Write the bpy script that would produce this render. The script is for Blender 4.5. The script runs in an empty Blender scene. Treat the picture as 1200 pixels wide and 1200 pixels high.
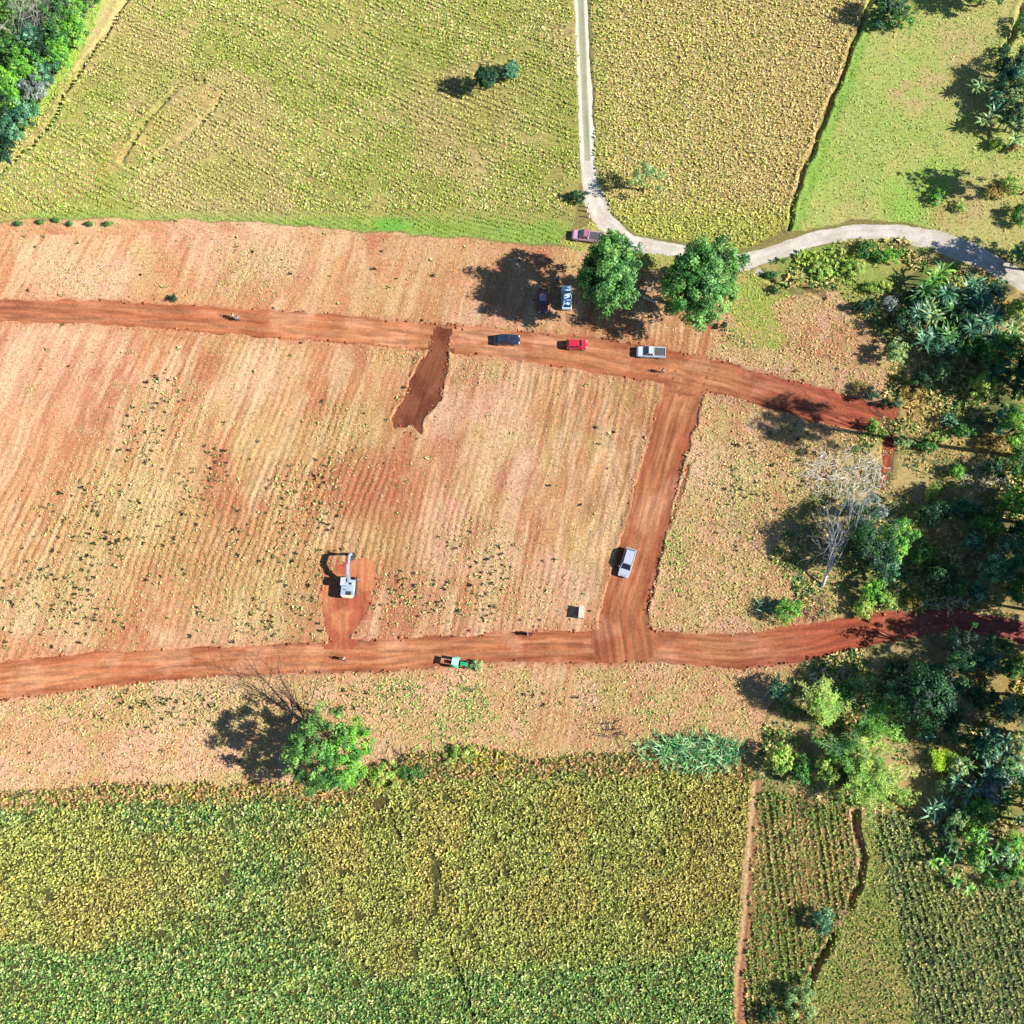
import bpy, bmesh, math, random
import numpy as np
rng = np.random.default_rng(11)
random.seed(5)
sc = bpy.context.scene
COL = sc.collection
PI = math.pi

# ------------------------------------------------------------------ camera and light
H, TILT = 163.0, math.radians(14.0)
F = 600 / math.tan(math.radians(26.5))
CY = -H * math.tan(TILT)
cam = bpy.data.cameras.new('camera'); cam_o = bpy.data.objects.new('camera', cam); COL.objects.link(cam_o)
cam_o.location = (0, CY, H); cam_o.rotation_euler = (TILT, 0, 0)
cam.sensor_width = 36; cam.angle = math.radians(53.0); cam.clip_start = 1; cam.clip_end = 20000
sc.camera = cam_o
SUN_EL, SLOPE = math.radians(36.0), math.radians(9.0)     # light travels towards -x and a little +y
w = bpy.data.worlds.new('World'); sc.world = w; w.use_nodes = True
nt = w.node_tree; bg = nt.nodes['Background']; sk = nt.nodes.new('ShaderNodeTexSky')
sk.sky_type = 'NISHITA'; sk.sun_disc = False; sk.sun_elevation = SUN_EL
sk.sun_rotation = PI / 2 + SLOPE
nt.links.new(sk.outputs[0], bg.inputs[0]); bg.inputs[1].default_value = 0.065; sk.ozone_density = 6.0; sk.air_density = 1.0; sk.dust_density = 0.3
L = bpy.data.lights.new('sun', 'SUN'); L.energy = 5.0; L.angle = math.radians(0.5); L.color = (1, .98, .94)
lo = bpy.data.objects.new('sun', L); COL.objects.link(lo)
from mathutils import Vector, Matrix
dv = Vector((-math.cos(SUN_EL) * math.cos(SLOPE), math.cos(SUN_EL) * math.sin(SLOPE), -math.sin(SUN_EL)))
lo.rotation_euler = dv.to_track_quat('-Z', 'Y').to_euler()
sc.view_settings.view_transform = 'Standard'; sc.view_settings.look = 'None'
sc.view_settings.exposure = 1.24; sc.view_settings.gamma = 1
K = 1.62                                                   # how bright a white card lies in this light

# ------------------------------------------------------------------ small maths
def gp(px, py, z=0.0):
    """point of the plane at height z that a pixel of the 1200 px photograph looks at"""
    x = (px - 600) / F; y = -(py - 600) / F
    c, s = math.cos(TILT), math.sin(TILT)
    dy = y * c + s; dz = y * s - c
    t = (z - H) / dz
    return np.array([x * t, CY + dy * t, z])
def topx(x, y, z=0.0):
    c, s = math.cos(TILT), math.sin(TILT)
    Y = y - CY; Z = z - H
    yc = Y * c + Z * s; zc = -Y * s + Z * c
    return 600 + F * x / (-zc), 600 - F * yc / (-zc)
def lin(c):
    c = np.asarray(c, float) / 255
    return np.where(c <= .04045, c / 12.92, ((c + .055) / 1.055) ** 2.4)
def A(r, g, b, k=1.0):
    return lin((r, g, b)) / K * k
TAB = np.random.default_rng(3).random((256, 256))
def vn(x, y, s=0):
    x = x + s * 17.31; y = y + s * 9.77
    xi = np.floor(x).astype(int); yi = np.floor(y).astype(int)
    fx = x - xi; fy = y - yi; fx = fx * fx * (3 - 2 * fx); fy = fy * fy * (3 - 2 * fy)
    a = TAB[xi & 255, yi & 255]; b = TAB[(xi + 1) & 255, yi & 255]
    c = TAB[xi & 255, (yi + 1) & 255]; d = TAB[(xi + 1) & 255, (yi + 1) & 255]
    return (a * (1 - fx) + b * fx) * (1 - fy) + (c * (1 - fx) + d * fx) * fy
def fbm(x, y, s=0, o=4):
    t = 0; a = .5; n = 0
    for i in range(o):
        t = t + a * vn(x * 2 ** i, y * 2 ** i, s + i * 3); n += a; a *= .5
    return t / n
def inside(poly, px, py):
    r = np.zeros(px.shape, bool); n = len(poly)
    for i in range(n):
        x1, y1 = poly[i]; x2, y2 = poly[(i + 1) % n]
        if y1 == y2: continue
        c = ((y1 > py) != (y2 > py)) & (px < (x2 - x1) * (py - y1) / (y2 - y1) + x1)
        r ^= c
    return r
def dline(pts, px, py):
    """signed distance in pixels to a line of (x, y, width) minus half width"""
    best = np.full(px.shape, 1e9)
    for (x1, y1, w1), (x2, y2, w2) in zip(pts[:-1], pts[1:]):
        dx, dy = x2 - x1, y2 - y1
        t = np.clip(((px - x1) * dx + (py - y1) * dy) / (dx * dx + dy * dy), 0, 1)
        d = np.hypot(px - x1 - t * dx, py - y1 - t * dy) - (w1 + t * (w2 - w1)) / 2
        best = np.minimum(best, d)
    return best
def sm(a, b, x):
    t = np.clip((x - a) / (b - a), 0, 1); return t * t * (3 - 2 * t)

# ------------------------------------------------------------------ layout (pixels of the photograph)
UPPER = [(-90, 360, 26), (0, 363, 26), (100, 366, 28), (200, 371, 30), (300, 378, 32), (400, 386, 32), (520, 396, 30), (620, 406, 36),
         (700, 416, 42), (790, 432, 40), (850, 444, 38), (910, 462, 38), (960, 474, 40), (1012, 488, 36)]
SPUR = [(1000, 484, 16), (1046, 480, 14), (1042, 520, 13), (1036, 570, 10)]
LINK = [(805, 446, 58), (800, 462, 48), (777, 540, 47), (752, 640, 50), (735, 700, 52), (730, 722, 56), (733, 742, 62)]
LOWER = [(-90, 812, 46), (0, 798, 46), (100, 786, 42), (200, 778, 36), (300, 773, 34), (450, 768, 38), (560, 760, 34), (680, 757, 38), (760, 757, 38),
         (860, 764, 40), (930, 755, 44), (1000, 742, 40), (1060, 732, 34), (1120, 726, 26), (1165, 734, 26), (1290, 762, 24)]
TRACK = [(679, -60, 15), (681, 0, 15), (685, 100, 17), (689, 190, 18), (692, 215, 18)]
GRAVEL = [(691, 205, 16), (696, 232, 26), (710, 262, 22), (738, 285, 20), (800, 294, 14), (850, 306, 17), (868, 308, 22), (900, 299, 18), (950, 281, 17), (1000, 271, 17), (1050, 271, 18),
          (1100, 283, 26), (1140, 297, 24), (1200, 330, 22), (1290, 392, 22)]
DUG = [(512, 384), (528, 386), (526, 405), (522, 440), (516, 468), (498, 490), (492, 508), (483, 499), (462, 500), (460, 490), (476, 462), (488, 430), (503, 408)]
DIGPAD = [(384, 752), (380, 718), (375, 700), (390, 668), (410, 655), (428, 653), (441, 660), (441, 682), (431, 712), (419, 730), (411, 752)]
FA = [(-120, 262), (-120, 330), (152, -60), (678, -60), (682, 100), (687, 215), (684, 262), (655, 285), (520, 274), (400, 266), (280, 256), (130, 254), (0, 256)]
FA = [(-120, 300), (0, 195), (75, 98), (152, 2), (185, -60), (672, -60), (676, 100), (680, 200), (672, 262), (655, 285), (520, 276), (400, 268), (280, 258), (130, 254), (0, 256), (-120, 262)]
FB = [(692, -60), (1030, -60), (1005, 30), (975, 110), (932, 225), (922, 268), (880, 287), (860, 292), (800, 284), (745, 274), (715, 247), (700, 205)]
GR = [(1030, -60), (1330, -60), (1330, 350), (1200, 312), (1130, 280), (1060, 258), (1000, 258), (925, 272), (935, 228), (980, 112), (1008, 30)]
WOOD = [(-120, -60), (120, -60), (108, 0), (85, 60), (55, 105), (30, 150), (0, 185), (-120, 300)]
BANK = [(120, -60), (185, -60), (152, 2), (75, 98), (0, 195), (-120, 300), (-120, 270), (0, 180), (35, 150), (60, 105), (90, 55), (110, 0)]
FH = [(-120, 965), (0, 948), (150, 938), (300, 936), (380, 940), (480, 912), (560, 908), (700, 906), (800, 908), (882, 910), (872, 1000), (862, 1120), (856, 1290), (-120, 1290)]
STRIP = [(880, 905), (892, 915), (886, 1000), (878, 1080), (868, 1290), (855, 1290), (862, 1100), (872, 1000)]
FI = [(890, 925), (930, 932), (975, 945), (1000, 950), (1010, 1005), (1000, 1045), (985, 1080), (955, 1135), (940, 1175), (930, 1290), (868, 1290), (880, 1080)]
FJ = [(1000, 950), (1022, 955), (1040, 1020), (1062, 1120), (1085, 1290), (930, 1290), (942, 1175), (985, 1085), (1012, 1020), (1012, 990)]
FK = [(1022, 955), (1070, 950), (1110, 1030), (1200, 1040), (1330, 1040), (1330, 1290), (1085, 1290), (1062, 1120), (1040, 1020)]
STRAW = [(-120, 262), (130, 256), (280, 260), (400, 270), (520, 278), (655, 288), (700, 300), (800, 322), (850, 360), (865, 395), (905, 412), (925, 400), (900, 360), (930, 345), (980, 345), (1040, 400), (1040, 480),
         (1000, 520), (955, 570), (925, 600), (905, 650), (935, 700), (960, 730), (930, 790), (900, 830), (880, 900), (800, 905), (700, 903), (560, 905), (480, 908), (380, 935), (300, 932), (150, 935), (0, 945), (-120, 965)]
GRC = [(655, 285), (690, 262), (715, 262), (745, 285), (800, 300), (860, 312), (905, 330), (930, 345), (900, 360), (925, 400), (905, 412), (865, 395), (850, 360), (800, 322), (700, 302)]
WILD = [(860, 310), (1000, 280), (1060, 285), (1130, 305), (1330, 400), (1330, 1040), (1110, 1035), (1070, 950), (1000, 945), (890, 920), (880, 905), (905, 830), (935, 790), (965, 735), (935, 700),
        (905, 650), (925, 600), (955, 570), (1000, 520), (1040, 480), (1040, 400), (980, 345), (905, 330)]
DITCH = [  # line, depth, half width in metres
    ([(1020, 0, 0), (1000, 50, 0), (975, 115, 0), (955, 165, 0), (932, 225, 0), (924, 268, 0)], .75, .36),
    ([(152, -5, 0), (120, 45, 0), (80, 100, 0), (62, 140, 0), (28, 175, 0), (0, 203, 0)], .6, .42),
    ([(238, 96, 0), (212, 100, 0), (185, 125, 0), (160, 155, 0), (143, 190, 0), (150, 196, 0), (180, 186, 0)], .42, .4),
    ([(262, 108, 0), (248, 130, 0), (224, 156, 0), (186, 182, 0)], .30, .42),
    ([(1000, 952, 0), (1004, 975, 0), (1012, 1000, 0), (1008, 1028, 0), (996, 1062, 0)], 1.2, .5),
    ([(978, 1095, 0), (965, 1120, 0), (948, 1150, 0), (944, 1165, 0)], 1.2, .5),
    ([(806, 545, 0), (796, 585, 0), (784, 620, 0)], .35, .3), ([(770, 655, 0), (762, 690, 0), (757, 715, 0)], .4, .3),
    ([(885, 915, 0), (880, 1000, 0), (874, 1080, 0), (862, 1200, 0)], .14, .3),
    ([(455, 948, 0), (470, 985, 0)], .35, .3), ([(528, 1110, 0), (540, 1150, 0), (556, 1190, 0)], .35, .3),
    ([(890, 318, 0), (905, 330, 0)], .6, .4), ([(935, 335, 0), (965, 350, 0)], .5, .4),
    ([(1200, 5, 0), (1190, 30, 0), (1178, 55, 0)], .8, .5),
]
def pxw(x, y, amp=5.0, f=.22, s=0):
    px, py = topx(x, y)
    return px + amp * 2 * (fbm(x * f, y * f, 5 + s, 5) - .5), py + amp * 2 * (fbm(x * f, y * f, 15 + s, 5) - .5)
def road_d(px, py):
    d = dline(UPPER, px, py); d = np.minimum(d, dline(LINK, px, py)); d = np.minimum(d, dline(LOWER, px, py))
    return d
def pale_d(px, py):
    return np.minimum(dline(TRACK, px, py), dline(GRAVEL, px, py))
VPX, VPY = 1195., -1928.
def furrowed(px, py):
    """1 where the cleared ground still shows plough rows"""
    m = sm(830, 800, px + (py - 450) * .25) * sm(790, 770, py) * (1 - .55 * sm(385, 340, py)); m = np.maximum(m, sm(40, 10, np.abs(px - 650)) * .7 * sm(890, 860, py) * (py > 770))
    return m * (.35 + .65 * sm(60, 25, np.abs(py - 560) * .5 - 20) * sm(.4, .6, fbm(px * .012, py * .012, 34, 3)) + .0)
def rows(x, y, px, py):
    """row coordinates (across, along) in metres, and how strongly the ground is furrowed"""
    th = np.arctan2(px - VPX, py - VPY); rr = np.hypot(px - VPX, py - VPY)
    u = th * 2480 * .14; v = rr * .14
    wv = (fbm(x * .05, y * .05, 31, 2) - .5) * 2.2
    u = u + wv + (fbm(x * .22, y * .22, 32, 3) - .5) * .55
    a = math.radians(-27)                                     # upper left crop rows run down to the right
    ca, sa = math.cos(a), math.sin(a)
    uA = -sa * x + ca * y + (fbm(x * .03, y * .03, 41, 2) - .5) * 8; vA = ca * x + sa * y
    mA = (py < 275) & (px < 690)
    u = np.where(mA, uA, u); v = np.where(mA, vA, v)
    mK = inside(FK, px, py)
    a = math.radians(-76); ca, sa = math.cos(a), math.sin(a)
    u = np.where(mK, -sa * x + ca * y, u); v = np.where(mK, ca * x + sa * y, v)
    mI = inside(FI, px, py) | inside(FJ, px, py)
    u = np.where(mI, x + y * .06, u); v = np.where(mI, y, v)
    return u, v

def mixc(base, m, c):
    m = np.clip(m, 0, 1)[..., None]
    return base * (1 - m) + np.asarray(c) * m
def ground_col(x, y):
    px, py = pxw(x, y, 4.5)
    qx, qy = topx(x, y)
    u, v = rows(x, y, qx, qy)
    n1 = fbm(x * .045, y * .045, 1, 4); n2 = fbm(x * .12, y * .12, 2, 4); n3 = fbm(u * .35, v * .035, 3, 4); n4 = fbm(x * .5, y * .5, 4, 3)
    c = np.empty(x.shape + (3,)); c[:] = A(150, 140, 85)
    # straw and bare stubble
    s = np.empty_like(c); s[:] = A(216, 164, 116)
    s = mixc(s, sm(.42, .58, n3) * .75, A(204, 138, 98))
    s = mixc(s, sm(.48, .66, n1) * .6, A(228, 178, 150))
    s = mixc(s, sm(.54, .68, n2) * .45, A(212, 188, 118))
    s = mixc(s, sm(.5, .64, fbm(u * .7, v * .06, 9, 3)) * .6, A(186, 112, 78)); s = mixc(s, sm(.52, .66, fbm(u * .8, v * .09, 10, 3)) * .5, A(238, 204, 160))
    s = mixc(s, sm(.58, .74, fbm(u * .11, v * .05, 8, 4)) * .8, A(186, 112, 80))
    s = mixc(s, sm(560, 300, qy) * sm(.4, .6, n2) * .35, A(206, 150, 108))
    s = mixc(s, sm(.55, .75, n4) * .25, A(235, 205, 160))
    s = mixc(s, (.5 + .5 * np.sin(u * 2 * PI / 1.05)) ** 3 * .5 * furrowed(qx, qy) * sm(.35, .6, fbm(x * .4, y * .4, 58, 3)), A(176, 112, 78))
    rough = 1 - sm(0, .2, furrowed(qx, qy)); s = mixc(s, rough * .55, A(222, 180, 134)); s = mixc(s, rough * sm(.45, .62, n4) * .6, A(196, 182, 112)); s = mixc(s, rough * sm(.54, .7, fbm(x * .2, y * .2, 35, 3)) * .6, A(232, 186, 158))
    for (bx, by, r) in [(60, 470, 60), (20, 550, 60), (560, 300, 90), (100, 870, 60), (30, 870, 60), (650, 850, 60), (480, 440, 45), (520, 560, 40)]:
        s = mixc(s, sm(r, r * .2, np.hypot((px - bx) * .8, py - by)) * .3, A(212, 150, 114))
    for (bx, by, r) in [(420, 500, 60), (340, 520, 60), (480, 880, 55), (540, 830, 45), (440, 640, 60), (790, 600, 30), (790, 640, 30), (850, 560, 50), (890, 390, 40), (880, 420, 40), (700, 300, 40), (150, 600, 120), (300, 690, 120), (60, 690, 100)]:
        s = mixc(s, sm(r, r * .1, np.hypot((px - bx) * .8, py - by)) * .35, A(206, 190, 124))
    for (bx, by, r) in [(100, 330, 60), (320, 300, 60), (250, 780, 90), (520, 480, 40), (830, 550, 60), (300, 440, 50)]:
        s = mixc(s, sm(r, r * .1, np.hypot((px - bx) * .8, py - by)) * .5, A(232, 196, 160))
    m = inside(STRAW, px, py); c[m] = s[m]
    gc = np.empty_like(c); gc[:] = A(196, 180, 104); gc = mixc(gc, sm(.4, .6, n2) * .8, A(168, 184, 86)); gc = mixc(gc, sm(.5, .7, n4) * .5, A(214, 176, 124))
    m = inside(GRC, px, py); c[m] = gc[m]
    # wild ground on the right
    wl = np.empty_like(c); wl[:] = A(210, 182, 122)
    wl = mixc(wl, sm(.46, .62, n2) * .8, A(140, 152, 82)); wl = mixc(wl, sm(.5, .68, n4) * .6, A(206, 176, 112))
    wl = mixc(wl, sm(.5, .66, fbm(x * .2, y * .2, 22, 3)) * .6, A(96, 112, 66))
    for (bx, by, r) in [(1020, 440, 40), (1060, 470, 40), (1080, 500, 40), (1150, 520, 50), (960, 360, 50), (1100, 630, 30), (1130, 790, 40), (1180, 800, 30), (950, 330, 40), (1060, 940, 40), (980, 380, 50), (940, 400, 50)]:
        wl = mixc(wl, sm(r, r * .2, np.hypot(px - bx, (py - by) * 1.3)) * .75, A(206, 170, 104))
    for (bx, by, r) in [(950, 300, 60), (1010, 320, 60), (880, 390, 25)]:
        wl = mixc(wl, sm(r, r * .2, np.hypot(px - bx, (py - by) * 1.3)) * .75, A(150, 176, 78))
    m = inside(WILD, px, py); c[m] = wl[m]
    # pink rough soil between road end and wood
    for (bx, by, r) in [(960, 400, 60), (945, 720, 36), (1035, 490, 26)]:
        c = mixc(c, sm(r, r * .3, np.hypot(px - bx, (py - by) * 1.5)) * .7 * (n4 > .42), A(198, 128, 100))
    # upper left crop ground
    a = np.empty_like(c); a[:] = A(178, 166, 96)
    a = mixc(a, sm(.4, .6, n1) * .7, A(196, 170, 118)); a = mixc(a, sm(.5, .7, n2) * .6, A(160, 164, 78))
    a = mixc(a, sm(238, 258, py - (px * .02)) * .9, A(150, 180, 84))
    a = mixc(a, sm(40, 10, np.hypot(px - 460, (py - 265) * 3)) * .8, A(110, 180, 70))
    a = mixc(a, sm(60, 15, np.abs(dline([(0, 250, 0), (100, 215, 0), (150, 170, 0), (245, 115, 0)], px, py)) * 3.5) * .8, A(196, 168, 104))
    m = inside(FA, px, py); c[m] = a[m]
    b = np.empty_like(c); b[:] = A(204, 182, 112)
    b = mixc(b, sm(760, 960, px + 50 * (n1 - .5)) * .6, A(214, 182, 124)); b = mixc(b, sm(225, 262, py) * .7, A(180, 186, 74))
    m = inside(FB, px, py); c[m] = b[m]
    g = np.empty_like(c); g[:] = A(190, 200, 108)
    g = mixc(g, sm(.47, .6, n1) * .65, A(212, 194, 126)); g = mixc(g, sm(.52, .68, n2) * .6, A(176, 198, 100))
    g = mixc(g, sm(.55, .72, n4) * .5, A(214, 200, 118))
    for (bx, by, r, k) in [(1125, 60, 50, 0), (1090, 105, 40, 0), (1060, 110, 30, 0), (1110, 235, 50, 2), (1055, 75, 26, 1), (1060, 240, 50, 1), (1100, 210, 40, 1), (960, 200, 30, 1), (1140, 240, 30, 0)]:
        cc = [A(214, 186, 128), A(160, 206, 84), A(206, 166, 116)][k]
        g = mixc(g, sm(r, r * .2, np.hypot(px - bx, py - by)) * .8 * sm(.36, .54, n4 * .5 + n2 * .5), cc)
    g = mixc(g, sm(14, 4, dline([(1010, 40, 0), (985, 115, 0), (942, 225, 0), (930, 268, 0)], px, py)) * .8, A(150, 188, 84))
    m = inside(GR, px, py); c[m] = g[m]
    m = inside(BANK, px, py); bb = np.empty_like(c); bb[:] = A(214, 186, 130)
    bb = mixc(bb, sm(.45, .6, n2) * .5, A(196, 190, 110)); c[m] = bb[m]
    gl = dline([(115, 0, 14), (88, 60, 14), (60, 105, 10), (40, 140, 5)], px, py)
    c = mixc(c, sm(3, -3, gl), A(176, 200, 92))
    m = inside(WOOD, px, py); c[m] = A(84, 110, 60)
    h = np.empty_like(c); h[:] = A(86, 86, 48); h = mixc(h, sm(.5, .7, n1) * .6, A(112, 92, 54)); h = mixc(h, sm(.5, .7, n2) * .5, A(66, 78, 42))
    m = inside(FH, px, py); c[m] = h[m]
    m = inside(STRIP, px, py); c[m] = mixc(np.tile(A(214, 176, 128), (m.sum(), 1)), sm(0, 8, (px[m] - (885 - (py[m] - 905) * .1))), A(200, 140, 100))
    m = inside(FI, px, py); c[m] = mixc(np.tile(A(198, 158, 104), (m.sum(), 1)), sm(.4, .6, n2[m]) * .6, A(176, 124, 84))
    m = inside(FJ, px, py); c[m] = mixc(np.tile(A(156, 160, 84), (m.sum(), 1)), sm(.4, .6, n2[m]) * .6, A(186, 156, 104))
    pb = dline([(996, 950, 8), (1000, 990, 22), (1004, 1020, 16), (998, 1050, 8), (985, 1085, 5)], px, py); c = mixc(c, sm(2, -3, pb), A(214, 170, 140))
    pb = dline([(968, 1100, 9), (950, 1125, 12), (938, 1155, 8)], px, py); c = mixc(c, sm(2, -3, pb), A(206, 168, 120))
    m = inside(FK, px, py); c[m] = mixc(np.tile(A(150, 132, 104), (m.sum(), 1)), sm(.4, .6, n2[m]) * .6, A(176, 160, 90))
    # strip of weeds and yellow flowers above the lower crop
    e = dline([(-90, 955, 6), (0, 935, 12), (150, 925, 14), (300, 925, 14), (400, 930, 16), (470, 900, 34), (560, 895, 26), (700, 895, 14), (830, 905, 16), (880, 908, 10)], px, py)
    c = mixc(c, sm(4, -6, e) * .7, A(176, 144, 84))
    rd = road_d(px, py); c = mixc(c, np.exp(-np.maximum(rd, 0) / 4.5) * sm(.3, .55, n4 * .6 + n2 * .4) * .85 * inside(STRAW + [], qx, qy), A(206, 142, 104))
    return c
def ground_z(x, y):
    px, py = topx(x, y)
    wx, wy = pxw(x, y, 4.0, .45, 3)
    u, v = rows(x, y, px, py)
    z = (fbm(x * .8, y * .8, 50, 3) - .5) * .09
    fur = .6 - 2.0 * (.5 + .5 * np.sin(u * 2 * PI / 1.05)) ** 3
    straw = inside(STRAW, px, py)
    z = z + np.where(straw, fur * .10 * (.15 + .85 * furrowed(px, py)) * sm(.25, .55, fbm(x * .06, y * .06, 52, 2)) * (.6 + .8 * fbm(x * .5, y * .5, 57, 2)), 0)
    fa = inside(FA, px, py); z = z + np.where(fa, np.sin(u * 2 * PI / .95) * .05, 0)
    fk = inside(FK, px, py) | inside(FI, px, py); z = z + np.where(fk, np.sin(u * 2 * PI / 1.15) * .10, 0)
    for line, dep, hw in DITCH:
        d = np.maximum(dline(line, wx, wy), 0) * .14
        z = z - dep * np.exp(-(d / hw) ** 2) + dep * .25 * np.exp(-((d - 2 * hw) / hw) ** 2)
    rd = road_d(wx, wy)
    dug = inside(DUG, wx, wy) | inside(DIGPAD, wx, wy)
    z = z + .17 * np.exp(-((rd - 2.5) / 2.4) ** 2) * fbm(x * .6, y * .6, 55, 3) * 1.5
    k = sm(1.5, -1.5, rd); z = z * (1 - k) - .22 * k
    z = np.where(inside(DIGPAD, wx, wy), -.22, z); dp = inside(DUG, wx, wy); z = np.where(dp & (rd > 0), -.28, z)
    de = np.abs(dline([(a, b, 0) for a, b in DUG + DUG[:1]], wx, wy)); z = z + np.where(dp | (py < 398), 0, .26 * np.exp(-((de - 2.5) / 2.2) ** 2) * fbm(x * .7, y * .7, 56, 3) * 1.6)
    pd = pale_d(wx * .5 + px * .5, wy * .5 + py * .5); k = sm(1.0, -1.5, pd); z = z * (1 - k) - .19 * k
    sp = dline(SPUR, wx, wy); k = sm(1, -1, sp); z = z * (1 - k) - .22 * k
    return z

# ------------------------------------------------------------------ materials
def new_mat(name):
    m = bpy.data.materials.new(name); m.use_nodes = True; m.node_tree.nodes.clear(); return m
def N(t, k, **kw):
    n = t.nodes.new(k)
    for a, b in kw.items():
        if a.startswith('i_'): n.inputs[a[2:].replace('_', ' ')].default_value = b
        else: setattr(n, a, b)
    return n
def mathn(t, op, a, b=None, c=None):
    n = t.nodes.new('ShaderNodeMath'); n.operation = op
    for i, q in enumerate((a, b, c)):
        if q is None: continue
        if isinstance(q, (int, float)): n.inputs[i].default_value = q
        else: t.links.new(q, n.inputs[i])
    return n.outputs[0]
def ramp(t, fac, a, b, c0=0., c1=1.):
    n = t.nodes.new('ShaderNodeMapRange'); n.inputs[1].default_value = a; n.inputs[2].default_value = b; n.inputs[3].default_value = c0; n.inputs[4].default_value = c1
    t.links.new(fac, n.inputs[0]); return n.outputs[0]
def mixrgb(t, mode, fac, a, b):
    n = t.nodes.new('ShaderNodeMix'); n.data_type = 'RGBA'; n.blend_type = mode
    for s, q in ((n.inputs[0], fac), (n.inputs[6], a), (n.inputs[7], b)):
        if isinstance(q, (int, float)): s.default_value = q
        elif isinstance(q, (tuple, list, np.ndarray)): s.default_value = (*[float(v) for v in q][:3], 1)
        else: t.links.new(q, s)
    return n.outputs[2]
def out(t, sh):
    o = t.nodes.new('ShaderNodeOutputMaterial'); t.links.new(sh, o.inputs[0])
def soil_mat(name, attr=True, base=(.3, .1, .05), streak=.35, fine=1.0, rowfreq=None, light=(.5, .4, .25), dark=(.1, .05, .03)):
    m = new_mat(name); t = m.node_tree
    pos = N(t, 'ShaderNodeNewGeometry').outputs['Position']
    at = N(t, 'ShaderNodeAttribute', attribute_name='Col'); ro = N(t, 'ShaderNodeAttribute', attribute_name='rowuv')
    col = at.outputs[0]
    mp = N(t, 'ShaderNodeMapping'); mp.inputs['Scale'].default_value = (1.5, .16, 1); t.links.new(ro.outputs['Vector'], mp.inputs[0])
    st = N(t, 'ShaderNodeTexNoise', noise_dimensions='2D'); st.inputs['Scale'].default_value = 1.0; st.inputs['Detail'].default_value = 3; t.links.new(mp.outputs[0], st.inputs['Vector'])
    f1 = N(t, 'ShaderNodeTexNoise'); f1.inputs['Scale'].default_value = 2.2; f1.inputs['Detail'].default_value = 4; f1.inputs['Roughness'].default_value = .75; t.links.new(pos, f1.inputs['Vector'])
    f2 = N(t, 'ShaderNodeTexNoise'); f2.inputs['Scale'].default_value = 5.0; f2.inputs['Detail'].default_value = 2; t.links.new(pos, f2.inputs['Vector'])
    k0 = ramp(t, st.outputs[0], .3, .7, -streak, streak * .6)
    sp = N(t, 'ShaderNodeSeparateXYZ'); t.links.new(ro.outputs['Vector'], sp.inputs[0])
    k = mathn(t, 'ADD', mathn(t, 'MULTIPLY', k0, mathn(t, 'SUBTRACT', 1.0, sp.outputs[2])), 1.0)
    k2 = ramp(t, f1.outputs[0], .3, .7, 1 - .38 * fine, 1 + .28 * fine)
    kk = mathn(t, 'MULTIPLY', k, k2)
    v = N(t, 'ShaderNodeCombineXYZ')
    for i in range(3): t.links.new(kk, v.inputs[i])
    c = mixrgb(t, 'MULTIPLY', 1.0, col, v.outputs[0])
    c = mixrgb(t, 'MIX', ramp(t, f2.outputs[0], .60, .74, 0, .55 * fine), c, light)
    c = mixrgb(t, 'MIX', ramp(t, f2.outputs[0], .40, .28, 0, .6 * fine), c, dark)
    b = N(t, 'ShaderNodeBump'); b.inputs['Strength'].default_value = .9; b.inputs['Distance'].default_value = .10 * fine
    t.links.new(f1.outputs[0], b.inputs['Height'])
    d = N(t, 'ShaderNodeBsdfDiffuse'); d.inputs['Roughness'].default_value = .6
    t.links.new(c, d.inputs[0]); t.links.new(b.outputs[0], d.inputs['Normal']); out(t, d.outputs[0]); return m
M_GROUND = soil_mat('farmland', streak=.34, fine=1.1, light=A(232, 206, 150), dark=A(120, 84, 56))
M_ROAD = soil_mat('red_dirt', streak=.34, fine=.62, light=A(222, 150, 112), dark=A(140, 84, 56))
M_DUG = soil_mat('fresh_red_soil', streak=.2, fine=.7, light=A(196, 112, 76), dark=A(96, 40, 26))
M_PALE = soil_mat('pale_gravel', streak=.12, fine=.35, light=A(248, 240, 228), dark=A(176, 160, 140))
def leaf_mat(name, tr=.35, rough=.5, spec=.25):
    m = new_mat(name); t = m.node_tree
    at = N(t, 'ShaderNodeAttribute', attribute_name='Col')
    pos = N(t, 'ShaderNodeNewGeometry').outputs['Position']
    f = N(t, 'ShaderNodeTexNoise'); f.inputs['Scale'].default_value = 3.0; t.links.new(pos, f.inputs['Vector'])
    v = N(t, 'ShaderNodeCombineXYZ'); k = ramp(t, f.outputs[0], .3, .7, .8, 1.2)
    for i in range(3): t.links.new(k, v.inputs[i])
    c = mixrgb(t, 'MULTIPLY', 1.0, at.outputs[0], v.outputs[0])
    p = N(t, 'ShaderNodeBsdfPrincipled'); t.links.new(c, p.inputs['Base Color']); p.inputs['Roughness'].default_value = rough
    p.inputs['Specular IOR Level'].default_value = spec
    tl = N(t, 'ShaderNodeBsdfTranslucent'); t.links.new(c, tl.inputs[0])
    mx = N(t, 'ShaderNodeMixShader'); mx.inputs[0].default_value = tr
    t.links.new(p.outputs[0], mx.inputs[1]); t.links.new(tl.outputs[0], mx.inputs[2]); out(t, mx.outputs[0]); return m
M_LEAF = leaf_mat('foliage'); M_CROP = leaf_mat('crop_leaves', .2, .7, .1); M_BROAD = leaf_mat('broad_leaves', .3, .4, .4)
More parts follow.
